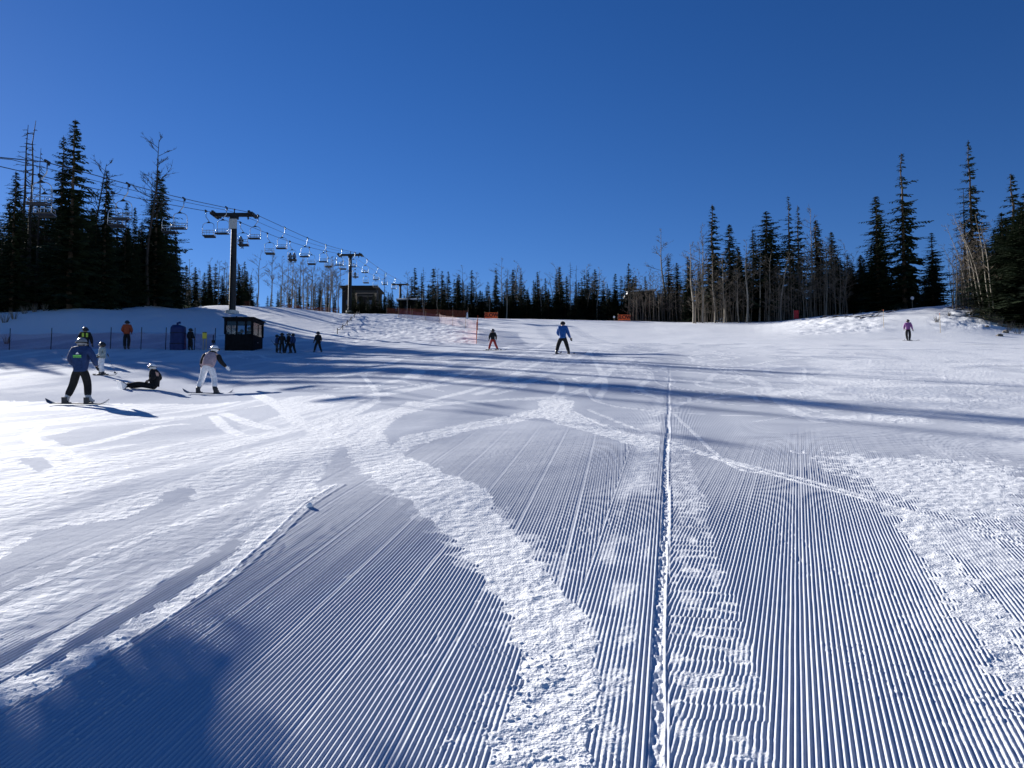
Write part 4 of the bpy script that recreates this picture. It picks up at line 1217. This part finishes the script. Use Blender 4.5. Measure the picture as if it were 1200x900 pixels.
# 5 snowboarder sitting on the snow, legs out to the left
p = gnd(181, 457)
person(p, 1.52, R(90), 'snowboarder in black with a white helmet sitting on the snow', dict(
    pelvis=(0,0,.16), waist=(0,-.03,.32), chest=(0,-.02,.56), neck=(0,.04,.72), head=(0,.11,.83), shL=(-.18,.02,.70), shR=(.18,.02,.70),
    elL=(-.27,-.10,.45), elR=(.27,-.10,.45), wrL=(-.26,.12,.32), wrR=(.24,.14,.30), hipL=(-.10,.06,.14), hipR=(.10,.06,.14),
    knL=(-.16,.55,.22), knR=(.16,.55,.20), anL=(-.19,.98,.14), anR=(.19,.98,.14)), 'black', 'black', 'helm_w', 'black', 'boot', dict(L=(0,.05,.15), R=(0,.05,.15)))
snowboard(p + V((-1.13, -.02, .17)), (-.55, .8, .10), (.84, .52, .22), 'snowboard standing on edge at the feet of the sitting snowboarder', 1.45, .19)

# 6 woman in white trousers leaning forward on a snowboard
p = gnd(243, 461.5) + V((0, 0, .03))
person(p, 1.68, 0, 'snowboarder in white trousers and a pink and black jacket, arms out for balance', dict(
    pelvis=(.02,-.06,.86), waist=(.03,.0,.99), chest=(.07,.10,1.19), neck=(.10,.17,1.33), head=(.12,.23,1.42), shL=(-.10,.10,1.29), shR=(.25,.12,1.27),
    elL=(-.24,.12,1.05), elR=(.37,.14,1.02), wrL=(-.30,.20,.85), wrR=(.52,.20,.86), hipL=(-.08,-.05,.83), hipR=(.12,-.05,.83),
    knL=(-.20,.06,.47), knR=(.20,.06,.47), anL=(-.30,-.04,.11), anR=(.25,-.04,.11)), 'pink', 'white', 'helm_w', 'whitep', 'boot', dict(L=(-.04,.15,0), R=(.04,.15,0)), sleeves='black')
snowboard(p + V((.02, 0, -.01)), (1, .05, -.02), slope_up(p), 'snowboard under the rider in white trousers', 1.55, .27)

# 7, 9, 10 children waiting at the foot of the bank
person(spot(221, 46.2), 1.30, R(-20), 'child in dark clothes standing beside the blue padding', None, 'black', 'black', 'helm_k', child=True)
person(spot(329, 44.5), 1.20, R(15), 'child in dark clothes at the left of a waiting pair, carrying skis', dict(wrL=(-.28,.24,1.0)), 'black', 'black', 'helm_k', child=True)
person(spot(323, 44.9), 1.08, R(-60), 'smaller child half hidden behind the one carrying skis', None, 'navy', 'black', 'helm_k', child=True)
person(spot(337, 44.6), 1.18, R(80), 'child in a dark jacket with a pale helmet visor, walking left', dict(anL=(-.12,.24,.10), anR=(.14,-.22,.10), knL=(-.12,.2,.5), knR=(.12,-.05,.5)), 'black', 'black', 'helm_g', child=True)
person(spot(342, 44.4), 1.16, R(70), 'child in navy walking right behind the one with the pale visor', dict(anL=(-.12,.20,.10), anR=(.14,-.20,.10), knL=(-.12,.18,.5), knR=(.12,-.03,.5)), 'navy', 'black', 'helm_k', child=True)
person(spot(371.5, 44.4), 1.20, R(170), 'child in black striding alone right of the waiting group', dict(anL=(-.34,.02,.10), anR=(.34,-.04,.10), knL=(-.20,.06,.5), knR=(.22,.04,.5), hipL=(-.1,0,.90), hipR=(.1,0,.90)), 'black', 'black', 'helm_k', child=True)
q = spot(324, 44.1)
ski(q + V((-.08, 0, .42)), (.55, .1, -.72), 'left of two skis held upright by the waiting child', 1.15, (.7, 0, .5))
ski(q + V((.0, .05, .40)), (.45, .1, -.80), 'right of two skis held upright by the waiting child', 1.10, (.7, 0, .5))

# 11 child in red trousers, skiing down with legs apart
p = gnd(577.5, 411)
person(p, 1.20, R(172), 'child in a black jacket and red trousers skiing down with legs wide apart', dict(
    hipL=(-.1,0,.88), hipR=(.1,0,.88), knL=(-.25,.08,.48), knR=(.22,.08,.48), anL=(-.42,-.02,.10), anR=(.34,-.02,.10), wrL=(-.30,.16,.92), wrR=(.28,.16,.92)), 'black', 'redp', 'helm_k', 'black', 'boot', child=True)
ski(p + V((.34, -.08, .012)), (.95, -.35, -.03), 'left ski of the child in red trousers, pointing right', 1.0, slope_up(p))
ski(p + V((-.20, -.12, .012)), (.9, -.55, -.03), 'right ski of the child in red trousers, under its far leg', 1.0, slope_up(p))

# 12 skier in a blue jacket going away
p = gnd(659.5, 415)
person(p, 1.76, R(-6), 'skier in a blue jacket and black hat seen from behind, knees bent', dict(
    pelvis=(0,-.04,.84), waist=(0,.0,.99), chest=(.0,.08,1.24), neck=(.0,.13,1.41), head=(.0,.17,1.52), shL=(-.19,.08,1.34), shR=(.19,.08,1.34),
    elL=(-.26,.12,1.08), elR=(.27,.10,1.06), wrL=(-.18,.30,.98), wrR=(.38,.16,.82), hipL=(-.1,-.03,.80), hipR=(.1,-.03,.80),
    knL=(-.24,.12,.46), knR=(.20,.12,.46), anL=(-.32,-.04,.10), anR=(.30,-.04,.10)), 'blue', 'black', 'black', 'black', 'boot', hat=True, goggles=False, hem=.08)
ski(p + V((-.28, .0, .012)), (.35, .95, .16), 'left ski of the skier in the blue jacket, pointing uphill', 1.5, slope_up(p))
ski(p + V((.45, -.05, .012)), (.97, -.18, .0), 'right ski of the skier in the blue jacket, turned out to the right', 1.5, slope_up(p))

# 13 skier in purple on the right
p = gnd(1064.5, 399.5)
person(p, 1.70, R(-35), 'skier in a purple jacket standing alone in front of the mound on the right', dict(anL=(-.07,0,.10), anR=(.09,0,.10), wrL=(-.30,.12,1.0), wrR=(.32,.08,.92)), 'purple', 'black', 'helm_k')
for q, dx in (('left', -.10), ('right', .10)):
    ski(p + V((dx + .15, dx, .012)), (.98, .12, .01), 'ski under the %s foot of the skier in purple' % q, 1.5, slope_up(p))
skipole(p + V((-.30, -.05, .95)), p + V((-.36, -.1, .03)), 'ski pole planted left of the skier in purple')

# 14 riders on the far rope's chairs
def rider(i, dx, lab, jk='black'):
    ch = chairs_far[i]
    b = ch.location + V((.30 + dx, .06, -2.48 + .115))
    person(b, 1.60, 0, lab, dict(pelvis=(0,.0,.11), waist=(0,-.01,.27), chest=(0,-.02,.52), neck=(0,.0,.68), head=(0,.03,.80), shL=(-.17,0,.62), shR=(.17,0,.62),
        elL=(-.24,.02,.36), elR=(.24,.02,.36), wrL=(-.14,.2,.25), wrR=(.14,.2,.25), hipL=(-.09,.02,.09), hipR=(.09,.02,.09), knL=(-.10,.44,.10), knR=(.10,.44,.10), anL=(-.12,.42,-.34), anR=(.10,.46,-.34)),
        jk, 'black', 'helm_k', 'black', 'boot', dict(L=(0,.15,0), R=(0,.15,0)))
rider(4, -.26, 'lone rider in black on the left half of a far chair, beside the nearest tower')
rider(6, -.27, 'left of two riders sharing one far chair')
rider(6, .27, 'right of two riders sharing one far chair', 'navy')
rider(10, -.05, 'dark rider on a far chair seen just right of the second lift tower')
# ------------------------------------------------------------------ huts, buildings, fences, signs
def hut():
    x0, x1, y0, y1 = -17.35, -15.72, 46.2, 48.1
    zg = bz(-16.5, 46.2) - .02
    t = empty('lift_hut', (-16.5, 46.2, zg))
    W_, D_, H_ = x1 - x0, y1 - y0, 2.05
    cx, cy = (x0 + x1)/2 + 16.5, (y0 + y1)/2 - 46.2
    X0, X1, Y0, Y1 = x0 + 16.5, x1 + 16.5, y0 - 46.2, y1 - 46.2
    m = MB()
    for (a, b, c, d) in ((cx, Y0, W_, .06), (cx, Y1, W_, .06)): m.box((a, b, .42), (c, d, 1.24))
    for (a, b) in ((X0, cy), (X1, cy)): m.box((a, b, .42), (.06, D_ - .064, 1.24))
    m.box((cx, cy, -.15), (W_ - .07, D_ - .07, .1))
    m.build('wall', M['hut'], t)
    m = MB()
    for a in (X0, X1):
        for b in (Y0, Y1): m.box((a, b, 1.44), (.12, .12, .80))
    m.box((cx - .12, Y0, 1.44), (.07, .07, .80)); m.box((cx + .42, Y0, 1.44), (.12, .07, .80)); m.box((cx + .1, Y1, 1.44), (.09, .07, .80)); m.box((X1, cy + .1, 1.40), (.06, .06, .72)); m.box((X0, cy, 1.44), (.06, .06, .80))
    m.build('corner_post', M['hut'], t)
    m = MB(); m.box((cx, cy, 1.93), (W_ + .14, D_ + .14, .20)); m.box((cx, cy, 2.05), (W_ + .3, D_ + .3, .06)); rf = m.build('roof', M['hut'], t, bevel=.012)
    m = MB(); m.tube([(cx - .5, cy, 2.08), (cx - .5, cy, 2.28)], .05, 8); m.build('vent_pipe', M['steel'], rf)
    for nm, c, d in (('front', (cx, Y0, 1.44), (W_ - .13, .012, .78)), ('back', (cx, Y1, 1.44), (W_ - .13, .012, .78)), ('side', (X1, cy, 1.44), (.012, D_ - .13, .78)), ('far_side', (X0, cy, 1.44), (.012, D_ - .13, .78))):
        m = MB(); m.box(c, d); m.build('window', M['glass'], t)
    m = MB(); m.box((X1 + .035, cy - .35, .55), (.02, .7, .95)); dr = m.build('door', M['hut'], t)
    m = MB(); m.box((X1 + .06, cy - .08, .62), (.03, .12, .03)); m.build('handle', M['galv'], dr)
    m = MB(); m.tube([(X0 - .09, Y1 - .5, -.3), (X0 - .09, Y1 - .5, .55)], .05, 6); m.build('step_post', M['wood'], t)
    tag(t, 'small black lift operator hut with windows all round at the foot of the bank', 'hut')
    # what stands inside
    d = MB(); d.box((0, 0, .82), (1.1, .42, .06)); d.box((0, 0, .4), (.9, .34, .8)); d.box((.3, .0, .98), (.22, .16, .26))
    dk = d.build('control_desk', M['steel']); dk.location = (-16.5 + cx, 46.75, zg - .1)
    tag(dk, 'dark control desk inside the black lift hut', 'desk')
    person(V((-16.5 + cx - .42, 47.35, zg - .1)), 1.66, R(-60), 'operator inside the hut by its left window', dict(chest=(0,.10,1.30), neck=(0,.16,1.45), head=(0,.22,1.54)), 'black', 'black', None, 'black', goggles=False)
    person(V((-16.5 + cx + .28, 47.3, zg - .1)), 1.72, R(60), 'operator inside the hut by its right window', None, 'black', 'black', 'black', 'black', hat=True, goggles=False)
hut()

# blue padding with a lumpy top at the foot of the bank
p = spot(206.5, 46.3)
m = MB(); vs = []; fs = []
prof = [(0, .42), (.3, .44), (.8, .43), (1.2, .42), (1.42, .43), (1.54, .40), (1.60, .30), (1.64, .05)]
n = 20
rr_ = random.Random(3)
for (z, r) in prof:
    for k in range(n):
        a = 2*math.pi*k/n
        q = (abs(math.cos(a))**5 + abs(math.sin(a))**5)**-.2
        vs.append((math.cos(a)*q*r*.93 + rr_.uniform(-.012, .012), math.sin(a)*q*r*.8, z - .15 + (rr_.uniform(-.05, .05) if z > 1.4 else 0)))
for j in range(len(prof) - 1):
    for k in range(n): fs.append((j*n + k, j*n + (k+1) % n, (j+1)*n + (k+1) % n, (j+1)*n + k))
fs.append(tuple(range((len(prof)-1)*n, len(prof)*n)))
m.add(vs, fs)
pe = empty('safety_pad', tuple(p))
m.build('padding', M['pad'], pe, smooth=True)
for zz in (.35, 1.0):
    b = MB(); b.tube([(.43*math.cos(a)*(abs(math.cos(a))**5 + abs(math.sin(a))**5)**-.2*.95, .36*math.sin(a)*(abs(math.cos(a))**5 + abs(math.sin(a))**5)**-.2, zz) for a in np.linspace(0, 2*math.pi, 25)], .018, 6, False); b.build('strap', M['black'], pe)
b = MB(); b.tube([(-.05, 0, 1.4), (-.05, 0, 1.62), (.12, 0, 1.66)], .07, 8); b.build('tied_top', M['pad'], pe, smooth=True)
tag(pe, 'dark blue padded column strapped up at the foot of the bank, left of the hut', 'safety pad')

# yellow sign on two posts
p = spot(238, 46.2)
e = empty('yellow_sign', tuple(p))
for sx in (-.09, .09):
    m = MB(); m.tube([(sx, 0, -.2), (sx, 0, 1.05)], .022, 6); m.build('post', M['bamboo'], e)
m = MB(); m.box((0, -.035, .88), (.27, .03, .36)); m.build('board', M['yellow'], e, bevel=.008)
m = MB(); m.box((.0, -.035, 1.08), (.25, .031, .04)); m.build('top_strip', M['black'], e)
tag(e, 'small yellow sign board on two thin posts between the blue padding and the hut', 'sign')
p = spot(248, 46.1)
e = empty('marker_post', tuple(p))
m = MB(); m.tube([(0, 0, -.2), (0, 0, .95)], .03, 6); m.build('post', M['wood'], e)
m = MB(); m.box((0, 0, .55), (.18, .05, .16)); m.build('plate', M['steel'], e)
tag(e, 'short dark post with a plate, left of the lift hut', 'post')

def netmat(base, name, sx, sy, op=.30):
    """knotted plastic netting: strands of the base colour with open holes between"""
    m = bpy.data.materials.new(name); m.use_nodes = True
    nt = m.node_tree; n = nt.nodes; l = nt.links
    p = n['Principled BSDF']; p.inputs['Roughness'].default_value = .7
    p.inputs['Base Color'].default_value = tuple(base) + (1,)
    uv = n.new('ShaderNodeTexCoord'); sp = n.new('ShaderNodeSeparateXYZ')
    l.new(uv.outputs['UV'], sp.inputs[0])
    outs = []
    for k, s in (('X', sx), ('Y', sy)):
        a = n.new('ShaderNodeMath'); a.operation = 'MULTIPLY'; a.inputs[1].default_value = s; l.new(sp.outputs[k], a.inputs[0])
        b = n.new('ShaderNodeMath'); b.operation = 'FRACT'; l.new(a.outputs[0], b.inputs[0])
        c = n.new('ShaderNodeMath'); c.operation = 'LESS_THAN'; c.inputs[1].default_value = op; l.new(b.outputs[0], c.inputs[0])
        outs.append(c)
    mx = n.new('ShaderNodeMath'); mx.operation = 'MAXIMUM'; l.new(outs[0].outputs[0], mx.inputs[0]); l.new(outs[1].outputs[0], mx.inputs[1])
    l.new(mx.outputs[0], p.inputs['Alpha'])
    return m
NET_O = netmat((.62, .13, .06), 'orange_open_netting', 22, 22, .24)
NET_P = netmat((.26, .07, .10), 'faded_pink_open_netting', 22, 22, .15)
NET_R = netmat((.30, .075, .04), 'brown_red_shaded_netting', 16, 16, .17)  # orange netting with its shade mixed into the colour

def net_fence(pts, h, netm, lab, poles='bamboo', ph=None, sag=.08, group=None):
    """posts with netting strung between them along the ground; pts are ground points"""
    o = empty('net_fence', tuple(pts[0]))
    O = V(pts[0])
    ph = ph or h + .15
    me = bpy.data.meshes.new('netting')
    vs, fs, uvs = [], [], []
    run = 0
    for i in range(len(pts) - 1):
        a, b = V(pts[i]), V(pts[i + 1])
        L = (b - a).length
        k = 8
        for j in range(k + (1 if i == len(pts) - 2 else 0)):
            t = j/k; q = a.lerp(b, t); q.z = bz(q.x, q.y)
            d = sag*4*t*(1 - t)
            vs += [tuple(q - O + V((0, 0, .06))), tuple(q - O + V((0, .03*math.sin(j*2.1 + i), h - d)))]
            uvs.append(run + L*t)
        run += L
    n = len(uvs)
    for i in range(n - 1): fs.append((2*i, 2*i + 2, 2*i + 3, 2*i + 1))
    me.from_pydata(vs, [], fs)
    uvl = me.uv_layers.new(name='UVMap')
    for pl in me.polygons:
        for li, vi in zip(pl.loop_indices, pl.vertices): uvl.data[li].uv = (uvs[vi//2], vi % 2)
    me.materials.append(netm)
    w = bpy.data.objects.new('netting', me); C.objects.link(w); w.parent = o
    for q in pts:
        m = MB(); q = V(q); z = bz(q.x, q.y)
        m.tube([q - O + V((0, 0, z - q.z - .25)), q - O + V((.02, 0, z - q.z + ph))], .022, 6)
        m.build('pole', M[poles], o)
    return tag(o, lab, 'fence', group)
net_fence([spot(px, 46.3 + (.4 if px < 0 else 0)) for px in (-40, 8, 57, 127, 163, 192, 226, 250)], 1.05, NET_P, 'long faded pink safety net in the shade along the foot of the left bank', 'wood', 1.35)
cr = []
for px in (452, 466, 480, 496, 512, 530, 548):
    cr.append(spot(px, 111.5))
net_fence(cr, 1.15, NET_R, 'orange net, toned reddish brown for shade, along the crest right of the third lift tower', 'post', 1.5)
net_fence([spot(px, 96) for px in (262, 276, 290)], 1.3, NET_R, 'short reddish net on the crest behind the nearest lift tower', 'post', 1.4)
net_fence([spot(px, 99 + (px - 325)*.12) for px in (328, 345, 362, 380, 396)], 1.3, NET_R, 'reddish net on the crest below the bare aspens left of the second lift tower', 'post', 1.4)
net_fence([spot(466, 98), spot(482, 96), spot(498, 94), spot(514, 92), spot(530, 88), spot(545, 84), spot(559, 80)], 1.1, NET_P, 'pale pink net curving over the sunlit snow towards its orange end pole', 'bamboo', 1.25)
net_fence([spot(559.5, 80), spot(558.5, 64), spot(558, 55)], 1.35, NET_O, 'orange net seen end on, running downhill towards the camera', 'net', 1.6)

def banner(px, Y, w, h, lab, word):
    p = spot(px, Y)
    e = empty('orange_banner', tuple(p))
    for sx in (-w/2, w/2):
        m = MB(); m.tube([(sx, 0, -.3), (sx, 0, h + .25)], .03, 6); m.build('pole', M['bamboo'], e)
    m = MB(); n = 12; vs = []
    for i in range(n + 1):
        t = i/n; xx = -w/2 + w*t
        yy = .04*math.sin(t*9)
        for zz in (.14, h + .10): vs += [(xx, yy - .03, zz), (xx, yy - .045, zz)]
    fs = []
    for i in range(n):
        a = i*4; b = a + 4
        fs += [(a+1, b+1, b+3, a+3), (a, a+2, b+2, b), (a+2, a+3, b+3, b+2), (a, b, b+1, a+1)]
    m.add(vs, fs); bn = m.build('cloth', M['banner'], e)
    cu = bpy.data.curves.new('lettering', 'FONT'); cu.body = word; cu.align_x = 'CENTER'; cu.align_y = 'CENTER'; cu.size = h*.86; cu.extrude = .012; cu.offset = .02
    o = bpy.data.objects.new('lettering', cu); C.objects.link(o)
    d = bpy.context.evaluated_depsgraph_get()
    me = bpy.data.meshes.new_from_object(o.evaluated_get(d)); bpy.data.objects.remove(o)
    me.materials.clear(); me.materials.append(M['letter'])
    lo = bpy.data.objects.new('lettering', me); C.objects.link(lo); lo.parent = bn
    lo.location = (0, -.11, .12 + h/2); lo.rotation_euler = (math.pi/2, 0, 0)
    return tag(e, lab, 'banner', 'orange banners on the crest')
banner(575.5, 109, 1.85, .85, 'orange banner with dark lettering on the crest, above the child in red trousers', 'SLOW')
banner(732.5, 110, 1.75, .85, 'orange banner with dark lettering on the crest, left of the sapling thicket', 'SLOW')

# red board at the wood edge on the right
p = spot(935.5, 99)
e = empty('red_board', tuple(p))
m = MB(); m.box((0, 0, .62), (.62, .12, 1.1)); m.build('board', M['red'], e, bevel=.02)
m = MB(); m.tube([(-.34, .05, -.4), (-.34, .05, 1.35)], .05, 8); m.build('post', M['post'], e)
tag(e, 'small red padded board on a post at the edge of the right hand woods', 'sign')
# pale signs on trees and little flags
def plate(px, py, Y, w, lab, post=None):
    x = (px - 600)/F*Y; z = seen_z(px, py, Y); g = bz(x, Y)
    e = empty('sign_plate', (x, Y, g))
    m = MB(); m.tube([(0, 0, -.3), (0, 0, z - g + w*.4)], .03, 6); m.build('post', M['post'], e)
    m = MB(); m.tube([(0, -.045, z - g), (0, -.07, z - g)], w/2, 16); m.build('plate', M['whitep'], e)
    tag(e, lab, 'sign')
plate(1073, 349.5, 92, .42, 'small white round sign in front of the dark trees on the mound')
plate(720.5, 371.5, 110, .3, 'tiny white sign just left of the right orange banner')
p = spot(547, 107)
e = empty('white_marker', tuple(p))
m = MB(); m.tube([(0, 0, -.1), (0.02, 0, .9)], [.16, .07], 10); m.build('cone', M['whitep'], e, smooth=True)
m = MB(); m.tube([(0, 0, .3), (0, 0, .42)], [.15, .13], 10); m.build('band', M['panel'], e)
tag(e, 'small white leaning marker where the crest net ends', 'marker')
for px, Y, h, lab in ((1038.5, 73, 1.75, 'thin bamboo cane on the lumpy snow left of the skier in purple'), (1105, 68, 1.75, 'thin bamboo cane standing on the smooth side of the mound')):
    p = spot(px, Y); e = empty('bamboo_cane', tuple(p))
    m = MB(); m.tube([(0, 0, -.3), (0, 0, h)], [.022, .016], 6); m.build('shaft', M['bamboo'], e)
    m = MB(); m.tube([(0, 0, h - .12), (0, 0, h - .02)], .026, 6); m.build('tape', M['net'], e)
    tag(e, lab, 'cane')
# rope and stakes running up the bank
a, b = spot(394, 62), spot(420, 100)
e = empty('rope_line', tuple(a))
pts = []
for i in range(25):
    q = a.lerp(b, i/24); q.z = bz(q.x, q.y) + .42 - .16*abs(math.sin(i*math.pi/4)); pts.append(q - a)
m = MB(); m.tube(pts, .028, 5); m.build('rope', M['black'], e)
for i in range(0, 25, 4):
    q = a.lerp(b, i/24); z = bz(q.x, q.y); m = MB(); m.tube([V((q.x, q.y, z - .2)) - a, V((q.x, q.y, z + .55)) - a], .035, 5); m.build('stake', M['wood'], e)
tag(e, 'dark rope on short stakes climbing the sunlit bank', 'rope line')

# buildings behind the crest
def lodge():
    Y = 168; x0, x1 = (399 - 600)/F*Y, (439 - 600)/F*Y
    z0 = seen_z(600, 378, Y); z1 = seen_z(600, 335, Y)
    t = empty('lodge', ((x0 + x1)/2, Y + 4, z0)); w = x1 - x0; h = z1 - z0
    m = MB(); m.box((0, 0, h/2 - .2), (w, 8, h - .4)); m.build('wall', M['hut'], t)
    m = MB(); m.box((0, 0, h - .2), (w + .9, 8.9, .4)); r = m.build('roof', M['hut'], t)
    m = MB(); m.box((-w/2 + .4, -1, h + .35), (.5, .5, .9)); m.build('chimney', M['panel'], r)
    for k in range(3):
        m = MB(); m.box((-w/2 + 1.5 + k*2.3, -4.05, h*.55), (1.3, .08, 1.1)); f = m.build('window_frame', M['wood'], t)
        m = MB(); m.box((-w/2 + 1.5 + k*2.3, -4.10, h*.55), (1.1, .04, .9)); m.build('pane', M['lens'], f)
    m = MB(); m.box((w/2 - 1.6, -4.05, 3.2), (1.1, .08, 2.1)); m.build('door', M['steel'], t)
    tag(t, 'dark flat roofed lodge behind the second lift tower', 'building')
    # lift terminal: a frame of posts in front of it
    t = empty('lift_terminal', ((427 - 600)/F*150, 150, seen_z(600, 372, 150))); hh = seen_z(600, 342, 150) - seen_z(600, 372, 150)
    for sx in (-1.9, 1.9):
        m = MB(); m.box((sx, 0, hh/2), (.35, .35, hh)); m.build('post', M['post'], t)
    m = MB(); m.box((0, 0, hh), (4.6, .5, .5)); m.box((0, 0, hh*.86), (3.5, .2, .3)); m.build('beam', M['steel'], t)
    tag(t, 'post and beam lift terminal frame in front of the dark lodge', 'lift terminal')
lodge()
def snow_roofed(px0, px1, pyt, pye, Y, lab, slope=0):
    x0, x1 = (px0 - 600)/F*Y, (px1 - 600)/F*Y
    zt, ze = seen_z(600, pyt, Y), seen_z(600, pye, Y); z0 = seen_z(600, 380, Y); w = x1 - x0
    t = empty('cabin', ((x0 + x1)/2, Y + 3, z0))
    m = MB(); m.box((0, 0, (ze - z0)/2), (w - .6, 5.4, ze - z0)); m.build('wall', M['hut'], t)
    a, b = ze - z0, zt - z0
    m = MB(); m.add([(-w/2, -3.2, a), (w/2, -3.2, a - slope), (w/2, 0, b - slope), (-w/2, 0, b), (-w/2, 3.2, a), (w/2, 3.2, a - slope),
                     (-w/2, -3.2, a - .2), (w/2, -3.2, a - .2 - slope), (-w/2, 3.2, a - .2), (w/2, 3.2, a - .2 - slope)],
                    [(0, 1, 2, 3), (3, 2, 5, 4), (6, 7, 1, 0), (4, 5, 9, 8), (0, 3, 4, 8, 6), (7, 9, 5, 2, 1), (6, 8, 9, 7)])
    r = m.build('roof', M['roof_snow'], t)
    m = MB(); m.box((0, -2.74, (ze - z0)*.6), (1.2, .08, 1.0)); f = m.build('window_frame', M['wood'], t)
    m = MB(); m.box((0, -2.79, (ze - z0)*.6), (1.0, .04, .8)); m.build('pane', M['lens'], f)
    m = MB(); m.box((w*.3, -2.74, 1.4), (1.0, .08, 2.2)); m.build('door', M['steel'], t)
    tag(t, lab, 'building')
snow_roofed(463, 488, 346, 350, 128, 'cabin with a snowy roof right of the third lift tower')
snow_roofed(738, 771, 338, 341, 128, 'long cabin roof with snow on it, half hidden behind the bare saplings', -.35)

# fallen branches, rocks and brush poking out of the snow
brnd = random.Random(9)
def fallen(px, Y, L, lab):
    p = spot(px, Y); e = empty('fallen_branch', tuple(p + V((0, 0, .05)))); a = brnd.uniform(-.6, .6)
    d = V((math.cos(a), math.sin(a), 0)); m = MB()
    sl = bz(p.x + d.x*L/2, p.y + d.y*L/2) - p.z
    m.tube([-d*L/2 - V((0, 0, sl)), V((0, 0, .08)), d*L/2 + V((0, 0, sl + .05))], [.075, .06, .03], 6); m.build('limb', M['bark'], e)
    m = MB()
    for k in range(5):
        t = brnd.uniform(-.4, .45)*L; aa = a + brnd.choice((-1, 1))*brnd.uniform(.4, 1.2)
        m.tube([d*t + V((0, 0, .05 + sl*2*t/L)), d*t + V((math.cos(aa)*L*.25, math.sin(aa)*L*.25, brnd.uniform(.1, .45) + sl*2*t/L))], [.025, .008], 4)
    m.build('twigs', M['twig'], e)
    tag(e, lab, 'branch', 'fallen branches on the right hand mound')
for px, Y in ((972, 91), (985, 88), (998, 86), (1008, 90), (1016, 85), (1024, 83), (1034, 87), (1046, 86), (1058, 88), (1122, 84), (1130, 82), (1140, 80), (1152, 77), (1163, 76), (1136, 86)):
    fallen(px, Y, brnd.uniform(1.0, 2.4), 'dark fallen branch lying in the lumpy snow of the right hand mound')
def rock(px, Y, r, lab):
    p = spot(px, Y); m = MB(); m.sphere((0, 0, 0), (r, r*.8, r*.6), 12, 8)
    m.v = [tuple(V(q)*(1 + .22*math.sin(q[0]*9/r + px) * math.cos(q[1]*7/r + q[2]*5/r))) for q in m.v]
    o = m.build('rock', M['rock'], smooth=False); o.location = p + V((0, 0, r*.2)); o.rotation_euler = (0, 0, px)
    tag(o, lab, 'rock', 'rocks on the edge of the mound')
for px, Y in ((1126, 85), (1144, 79), (1160, 71), (1182, 68), (1175, 65)):
    rock(px, Y, brnd.uniform(.14, .34), 'dark rock poking out of the snow at the edge of the right hand mound')
def brush(px, Y, h, lab):
    p = spot(px, Y); m = MB()
    for k in range(26):
        a = brnd.random()*6.28; t = brnd.uniform(.2, .8)
        q = V((math.cos(a)*h*t*.25, math.sin(a)*h*t*.25, -.05)); e_ = V((math.cos(a)*h*t*.8, math.sin(a)*h*t*.8, h*brnd.uniform(.5, 1)))
        m.tube([q, q.lerp(e_, .5) + V((0, 0, h*.1)), e_], [.012, .009, .004], 4)
    o = m.build('brush', M['twig']); o.location = p
    tag(o, lab, 'shrub', 'dry brush in the snow')
for px, Y, h in ((1101, 74, .7), (1116, 78, .5), (1122, 87, 1.2), (1133, 84, 1.1), (1146, 80, 1.2), (1156, 78, 1.3), (1166, 75, 1.2), (1176, 72, 1.1), (1186, 70, 1.0), (1196, 68, 1.0), (2, 56, .9), (5, 49, .7), (12, 57, .8), (24, 59, .7), (36, 60, .7), (48, 60.5, .6)):
    brush(px, Y, h, 'dry leafless brush poking out of the snow along the wood edge')
# loose lump of snow by the track
m = MB(); m.sphere((0, 0, 0), (.034, .028, .022), 12, 8)
m.v = [tuple(V(q)*(1 + .2*math.sin(q[0]*90 + 1)*math.cos(q[1]*70))) for q in m.v]
lu = m.build('snow_lump', M['roof_snow'], smooth=True)
g = gnd(362, 595); lu.location = g + V((0, 0, .018))
tag(lu, 'single lump of snow lying on the groomed ribs beside the tracks', 'snow lump')
